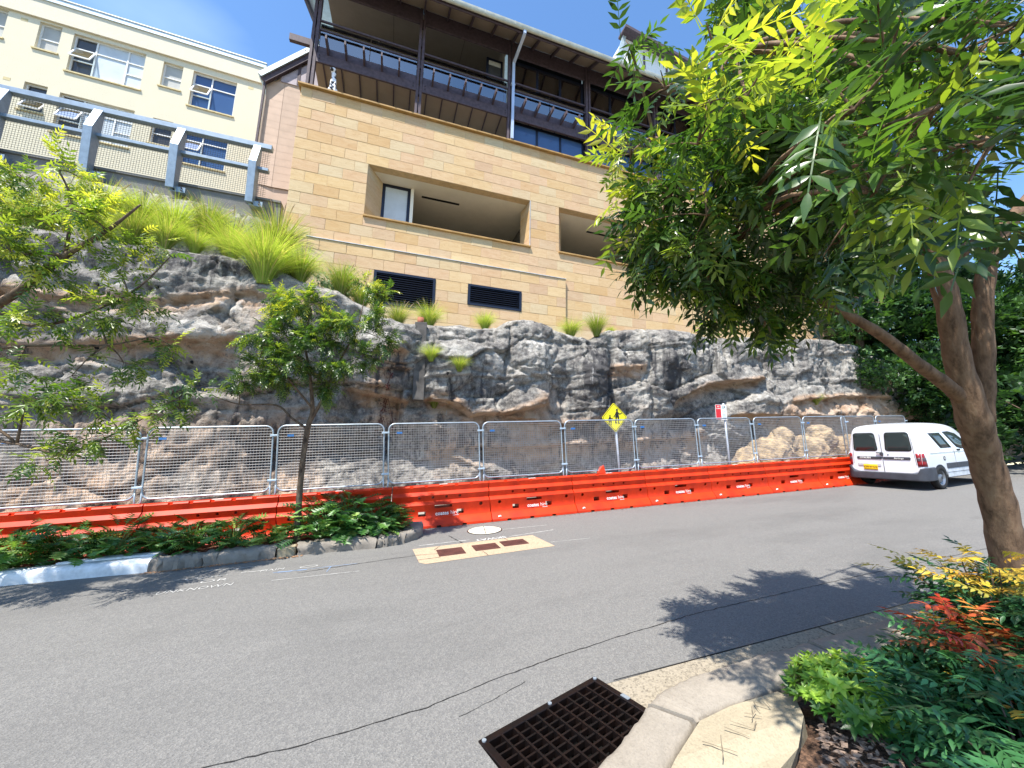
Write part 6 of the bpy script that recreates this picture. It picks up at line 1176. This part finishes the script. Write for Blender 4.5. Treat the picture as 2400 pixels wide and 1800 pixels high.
def cliff_shrub(label, x, y, z, R, mat, seed, n_=260, T=None, name='cliff_shrub', sc_=.5, lv0=(0, 1)):
    r = np.random.default_rng(seed); t = thing(name, (x, y, z), label, 'shrub'); mb = MB(); pos, dirs = [], []
    for i in range(14):
        a = r.uniform(0, 6.28); e = Vector((x+R*.8*math.cos(a), y+R*.8*math.sin(a), z+R*r.uniform(.3, 1.3))); mb.tube(curve3((x, y, z), e, .1, 3), [.008, .006, .004, .003], 4)
        for k in range(n_//14): q = Vector((x, y, z)).lerp(e, r.uniform(.3, 1.05)); pos.append((q.x+r.normal()*R*.16, q.y+r.normal()*R*.16, q.z+r.normal()*R*.16)); d = q-Vector((x, y, z)); dirs.append((d.x+r.normal()*.3, d.y+r.normal()*.3, d.z+.2+r.normal()*.3))
    mb.build('stems', M['bark2'], t); leaf_obj('foliage', T or BLF, pos, dirs, r.uniform(sc_*.7, sc_*1.2, len(pos)), r.uniform(*lv0, len(pos)), mat, t, seed, org=(x, y, z)); return t
cliff_shrub('silvery leaved shrub on the ledge at the left foot of the sandstone wall', -1.55, 10.95, ledge_z(-1.55, 10.95), .62, M['leafS'], 51, 520, sc_=.42)
cliff_shrub('dark green shrub under the fountain grass left of the sandstone corner', -2.75, 10.9, ledge_z(-2.75, 10.9)-.05, .5, M['leafR'], 52, 420, sc_=.4)
cliff_shrub('fresh green ivy bush spilling over the cliff end behind the tree limb', 18.8, 9.7, 2.5, 1.1, M['leafB'], 53, 700, sc_=.8)
cliff_shrub('small green sapling sprouting from the cliff below the big grass tuft', -2.6, 9.95, 2.95, .35, M['leafG'], 54, 160, sc_=.45)
# ---- fountain grass clumps
def grass_mesh(seed, n_, h, spread, lo=0, hi=.85):
    r = np.random.default_rng(seed); Vs, Fs, A = [], [], []; b = 0
    for i in range(n_):
        a = r.uniform(0, 6.28); L = h*r.uniform(.6, 1.15); bend = r.uniform(.5, 2.1)*spread; r0 = r.uniform(0, .12); w_ = r.uniform(.003, .006); ca_, sa_ = math.cos(a), math.sin(a); pts = []; x = r0; z = 0; th_ = r.uniform(.05, .5); S_ = 6
        for k in range(S_+1): pts.append((x, z)); th_ += bend/S_*1.5*(k+.6)/S_; x += math.sin(th_)*L/S_; z += math.cos(th_)*L/S_
        for k, (x, z) in enumerate(pts): ww = w_*(1-(k/S_)**2*.92); Vs += [(ca_*x-sa_*ww, sa_*x+ca_*ww, z), (ca_*x+sa_*ww, sa_*x-ca_*ww, z)]
        for k in range(S_): q = b+2*k; Fs.append((q, q+1, q+3, q+2))
        b += 2*(S_+1); A += [r.uniform(lo, hi) if r.random() > .14 else 1.0]*(2*(S_+1))
    me = mesh_np('blades', np.array(Vs), np.array(Fs)); attr(me, 'lv', A); me.materials.append(M['grass']); return me
def plume_mesh(seed, n_, h):
    r = np.random.default_rng(seed); mb = MB(); 
    for i in range(n_):
        a = r.uniform(0, 6.28); L = h*r.uniform(1.0, 1.35); d = Vector((math.cos(a)*r.uniform(.2, .7), math.sin(a)*r.uniform(.2, .7), 1)).normalized(); P = [d*L*.2, d*L*.78+Vector((0, 0, -.02)), d*L*.86+Vector((math.cos(a)*.03, math.sin(a)*.03, -.01)), d*L*.95+Vector((math.cos(a)*.06, math.sin(a)*.06, -.02)), d*L*1.02+Vector((math.cos(a)*.1, math.sin(a)*.1, -.05))]
        mb.tube(P, [.0012, .0015, .011, .012, .003], 5)
    me = mb.mesh('plumes'); attr(me, 'lv', r.uniform(0, 1, len(me.vertices))); me.materials.append(M['plume']); return me
GM = [grass_mesh(61+i, 1150, 1.2, s, l0, h0) for i, (s, l0, h0) in enumerate(((1.0, .2, .9), (1.25, 0, .8), (.8, 0, .35), (1.1, .1, .7)))]; PM_ = [plume_mesh(71+i, 12, 1.0) for i in range(2)]
GC = [(-5.8, 12.0, None, 1.0, 1, 'plumed grass clump under the third guard rail post'), (-6.6, 12.1, None, .9, 1, 'grass clump against the retaining wall between two posts'), (-5.1, 12.1, None, .9, 1, 'olive grass clump at the foot of the retaining wall, right part'), (-7.9, 11.1, None, .9, 0, 'grass clump on the brow hidden by the left tree twigs'), (-9.2, 11.0, None, .9, 0, 'grass clump at the left end of the cliff brow'), (-3.6, 11.1, None, .8, 0, 'bright grass clump on the brow left of the cascading one'), (-6.1, 11.05, None, .85, 0, 'bright green grass clump at the brow of the left cliff, leftmost'), (-5.45, 11.0, None, .80, 0, 'bright green grass clump on the left cliff brow, second from the left'), (-4.9, 11.15, None, .6, 0, 'short grass tuft on the left cliff brow below the middle guard rail post'), (-4.45, 11.9, None, 1.05, 1, 'tall olive grass clump with plumes between the last two guard rail posts'), (-3.35, 12.0, None, 1.25, 1, 'tallest plumed grass clump at the sandstone wall corner'), (-4.0, 10.95, None, .65, 0, 'low grass clump trailing right along the left cliff brow'),
      (-3.0, 10.1, 3.72, 1.25, 0, 'large bright fountain grass cascading over the cliff left of the planter tree crown'), (-2.35, 10.6, None, .85, 0, 'bright grass clump right beside the large cascading one'), (-1.35, 10.5, None, .75, 1, 'green grass clump behind the top of the planter tree'), (-.85, 10.6, None, .7, 1, 'grass clump with pale plumes left of the first louvre'), (-7.3, 11.9, None, 1.0, 1, 'plumed grass clump below the second guard rail post'), (-8.6, 11.6, None, .9, 1, 'plumed grass clump at the far left under the guard rail'),
      (.12, 10.75, None, .62, 1, 'yellowish grass tuft in front of the larger louvre, left one'), (.98, 10.8, None, .68, 1, 'yellowish grass tuft in front of the larger louvre, right one'), (2.62, 10.8, None, .55, 1, 'yellow grass tuft below the smaller louvre'), (5.35, 10.55, None, .62, 0, 'bright grass tuft on the cliff top right of the stone step, upper one'), (6.15, 10.35, None, .66, 0, 'bright grass tuft drooping into the cliff notch, lower one'), (7.2, 11.2, None, .3, 0, 'tiny grass tuft on the cliff top above the children sign'), (1.0, None, 2.15, .48, 0, 'round grass tuft growing from the cliff face beside the rendered pier'), (1.72, None, 1.92, .46, 0, 'round grass tuft on the cliff face, lower right of the other one'), (1.2, None, 1.0, .42, 0, 'dark grass tuft hanging under the rock lip just above the fence'), (15.25, None, 1.78, .42, 0, 'lone grass tuft on the bare cliff near the van'), (-6.9, 11.2, None, .8, 0, 'grass clump half hidden behind the left tree leaves')]
for i, (x, y, z, s, pl_, lb) in enumerate(GC):
    if y is None: y = cliff_y(x, z)-.03
    if z is None: z = ledge_z(x, y)-.03
    t = thing('grass_clump', (x, y, z), lb, 'grass clump', 'fountain grass clumps on the cliff', (0, 0, rnd.uniform(0, 6))); t.scale = (s, s, s*(1 if y > 10 else .85)); link('blades', GM[i % 4], None, t)
    if pl_: link('plumes', PM_[i % 2], None, t)
# red creeper on the rock left of the pier
r = np.random.default_rng(5); t = thing('red_creeper', (-.15, 9.9, 1.0), 'dark red creeper trailing down the rock left of the rendered pier', 'creeper'); mb = MB()
for i in range(5):
    P = [Vector((-.12+.1*math.sin(i+k*.8)+.05*i, cliff_y(-.12+.05*i, 1.75-k*.28)-.03, 1.75-k*.28)) for k in range(6)]; mb.tube(P, .006, 5)
    for k in range(22): q = P[int(r.integers(0, 6))]; a = r.uniform(0, 6.28); s = .022; c_ = q+Vector((r.normal()*.04, -.02, r.normal()*.09)); mb.add([c_+Vector((s*math.cos(a), 0, s*math.sin(a))), c_+Vector((-s*math.sin(a), -.01, s*math.cos(a))), c_-Vector((s*math.cos(a), 0, s*math.sin(a)))], [(0, 1, 2)])
mb.build('stems', pm('dark red creeper', '#5c241d', .8), t)
# ---- leafy plants in the planter
LOB = [lobed(.25, s) for s in range(4)]
PB = [(-5.6, 7.6, .62, 'leafy planter plant cut off by the left edge'), (-4.85, 7.62, .66, 'tall leafy planter plant near the left edge'), (-4.3, 7.68, .58, 'leafy planter plant third from the left edge'), (-3.75, 7.7, .60, 'dark leafy planter plant behind the painted kerb end'), (-3.2, 7.75, .42, 'small leafy planter plant above the paint stained slab'), (-2.75, 7.6, .52, 'leafy planter plant third from the slim trunk'), (-2.2, 7.55, .50, 'leafy planter plant second from the slim trunk'), (-1.68, 7.55, .34, 'low yellowish planter plant just left of the slim trunk'), (-.95, 7.5, .74, 'large leafy planter plant just right of the slim trunk'), (-.5, 7.65, .86, 'tallest leafy planter plant near the planter end'), (-.12, 7.45, .62, 'leafy planter plant at the rounded planter end'), (.22, 7.55, .42, 'last small leafy planter plant inside the kerb curve')]
for i, (x, y, h, lb) in enumerate(PB):
    r = np.random.default_rng(100+i); z = gz(x)+.12; h *= 1.22; t = thing('planter_plant', (x, y, z), lb, 'plant', 'lobed leaf plants in the planter'); pos, dirs, scl = [], [], []; mb = MB()
    for k in range(int(82*h/.55)):
        a = r.uniform(0, 6.28); el = r.uniform(.15, 1.25); q = r.uniform(.1, .62)*h; p_ = Vector((x+math.cos(a)*math.cos(el)*q*.95, y+math.sin(a)*math.cos(el)*q*.7, z+math.sin(el)*q*1.15)); mb.tube([(x, y, z), ((x+p_.x)/2, (y+p_.y)/2, (z+p_.z)/2+.05), p_], [.006, .005, .003], 4, cap=False)
        pos.append(tuple(p_)); dirs.append((math.cos(a), math.sin(a)*.9, r.uniform(-.1, .8))); scl.append(r.uniform(.6, 1.0)*(.7+.5*h))
    mb.build('stalks', pm('leaf stalk', '#5d7a34', .6) if i == 0 else bpy.data.materials['leaf stalk'], t); leaf_obj('leaves', LOB, pos, dirs, scl, r.uniform(.15, 1.0, len(pos))+(.3 if i == 7 else 0), M['leafP'], t, 100+i, .5, org=(x, y, z))
# ---- shrubs in the foreground bed
ROS = [rosette(9, .062, .024, s, (.0, .85)) for s in range(5)]
def rosette_shrub(name, label, cx_, cy_, R, h, n_, seed, lv0):
    r = np.random.default_rng(seed); z0 = gz(cx_)+.1; t = thing(name, (cx_, cy_, z0), label, 'shrub'); pos, dirs, lv, mb = [], [], [], MB()
    for i in range(n_):
        a = r.uniform(0, 6.28); el = math.asin(r.uniform(-.15, 1)); q = r.uniform(.72, 1.04) if i % 4 else r.uniform(.35, .7); p_ = Vector((cx_+R*q*math.cos(a)*math.cos(el), cy_+R*.85*q*math.sin(a)*math.cos(el), z0+.08+h*q*max(math.sin(el), .0))); pos.append(tuple(p_)); d = p_-Vector((cx_, cy_, z0-.05)); d.normalize(); d = d+Vector((0, 0, .5)); dirs.append(tuple(d)); lv.append(r.uniform(*lv0)+.35*max(0, math.sin(el)))
        if i % 2 == 0: mb.tube(curve3((cx_, cy_, z0), p_, .06, 3), [.006, .005, .004, .003], 4, cap=False)
    mb.build('stems', M['bark2'], t)
    T = [((np.array([(0, 0, 1), (0, 1, 0), (-1, 0, 0)]) @ V.T).T[:, [0, 1, 2]]*np.array([1, 1, 1]), F) for V, F in ROS]
    leaf_obj('foliage', T, pos, dirs, r.uniform(.8, 1.25, n_), lv, M['leafG'], t, seed, 3.1, org=(cx_, cy_, z0)); return t
rosette_shrub('glossy_shrub', 'bright glossy green rosette leaved shrub behind the concrete footing', 2.60, 1.70, .31, .17, 320, 201, (.3, .95)); rosette_shrub('glossy_shrub', 'darker glossy rosette shrub close behind the bright one by the kerb', 3.15, 1.66, .24, .12, 200, 202, (0, .4)); rosette_shrub('glossy_shrub', 'small dark rosette shrub leaning over the shaded kerb', 3.65, 1.74, .18, .10, 110, 203, (0, .35))
NAN = [pinnate(5, .24, .066, .024, s+40, .35) for s in range(6)]
def nandina(label, cx_, cy_, R, h, n_, seed, lvf):
    r = np.random.default_rng(seed); z0 = gz(cx_)+.1; t = thing('nandina_shrub', (cx_, cy_, z0), label, 'shrub', 'feathery nandina shrubs in the foreground bed'); pos, dirs, lv, mb = [], [], [], MB()
    stems = [(r.uniform(0, 6.28), r.uniform(.2, 1) ** .6) for _ in range(16)]
    for a, q in stems: mb.tube(curve3((cx_+.1*math.cos(a), cy_+.1*math.sin(a), z0), (cx_+R*q*math.cos(a), cy_+R*q*math.sin(a), z0+h*(1-.35*q)), .05, 4), [.008, .007, .006, .005, .003], 5)
    for i in range(n_):
        a, q = stems[i % 16]; u = r.uniform(.25, 1.0); p_ = Vector((cx_+R*q*u*math.cos(a)+r.normal()*.07, cy_+R*q*u*math.sin(a)+r.normal()*.07, z0+h*(1-.35*q)*u+r.normal()*.05)); pos.append(tuple(p_)); aa = a+r.normal()*.9; dirs.append((math.cos(aa), math.sin(aa), r.uniform(-.25, .7))); lv.append(lvf(p_, (p_.z-z0)/h, r))
    mb.build('stems', M['bark2'], t); leaf_obj('foliage', NAN, pos, dirs, r.uniform(.75, 1.15, n_), lv, M['leafN'], t, seed, .5, org=(cx_, cy_, z0)); return t
nandina('nandina shrub with yellow tipped upper leaves in front of the leaning trunk', 4.12, 1.66, .42, .74, 360, 211, lambda p, u, r: r.uniform(.66, .84) if u > .62 and r.random() < .8 else r.uniform(.05, .5))
nandina('nandina shrub with a burst of red and orange leaves at the right edge', 3.40, 1.30, .36, .42, 320, 212, lambda p, u, r: r.uniform(.84, 1.0) if u > .62 and p.x > 3.2 and r.random() < .8 else r.uniform(.1, .58))
nandina('plain green nandina shrub in the lower right corner', 2.92, 1.28, .36, .25, 300, 213, lambda p, u, r: r.uniform(.15, .6))
nandina('low green nandina shrub with a few orange tips at the bottom right', 2.75, 1.08, .36, .34, 220, 214, lambda p, u, r: r.uniform(.8, .95) if u > .5 and p.x > 2.9 else r.uniform(.2, .62))
nandina('dark nandina shrub filling the bed behind the red one', 4.0, 1.12, .5, .6, 300, 215, lambda p, u, r: r.uniform(.05, .55))
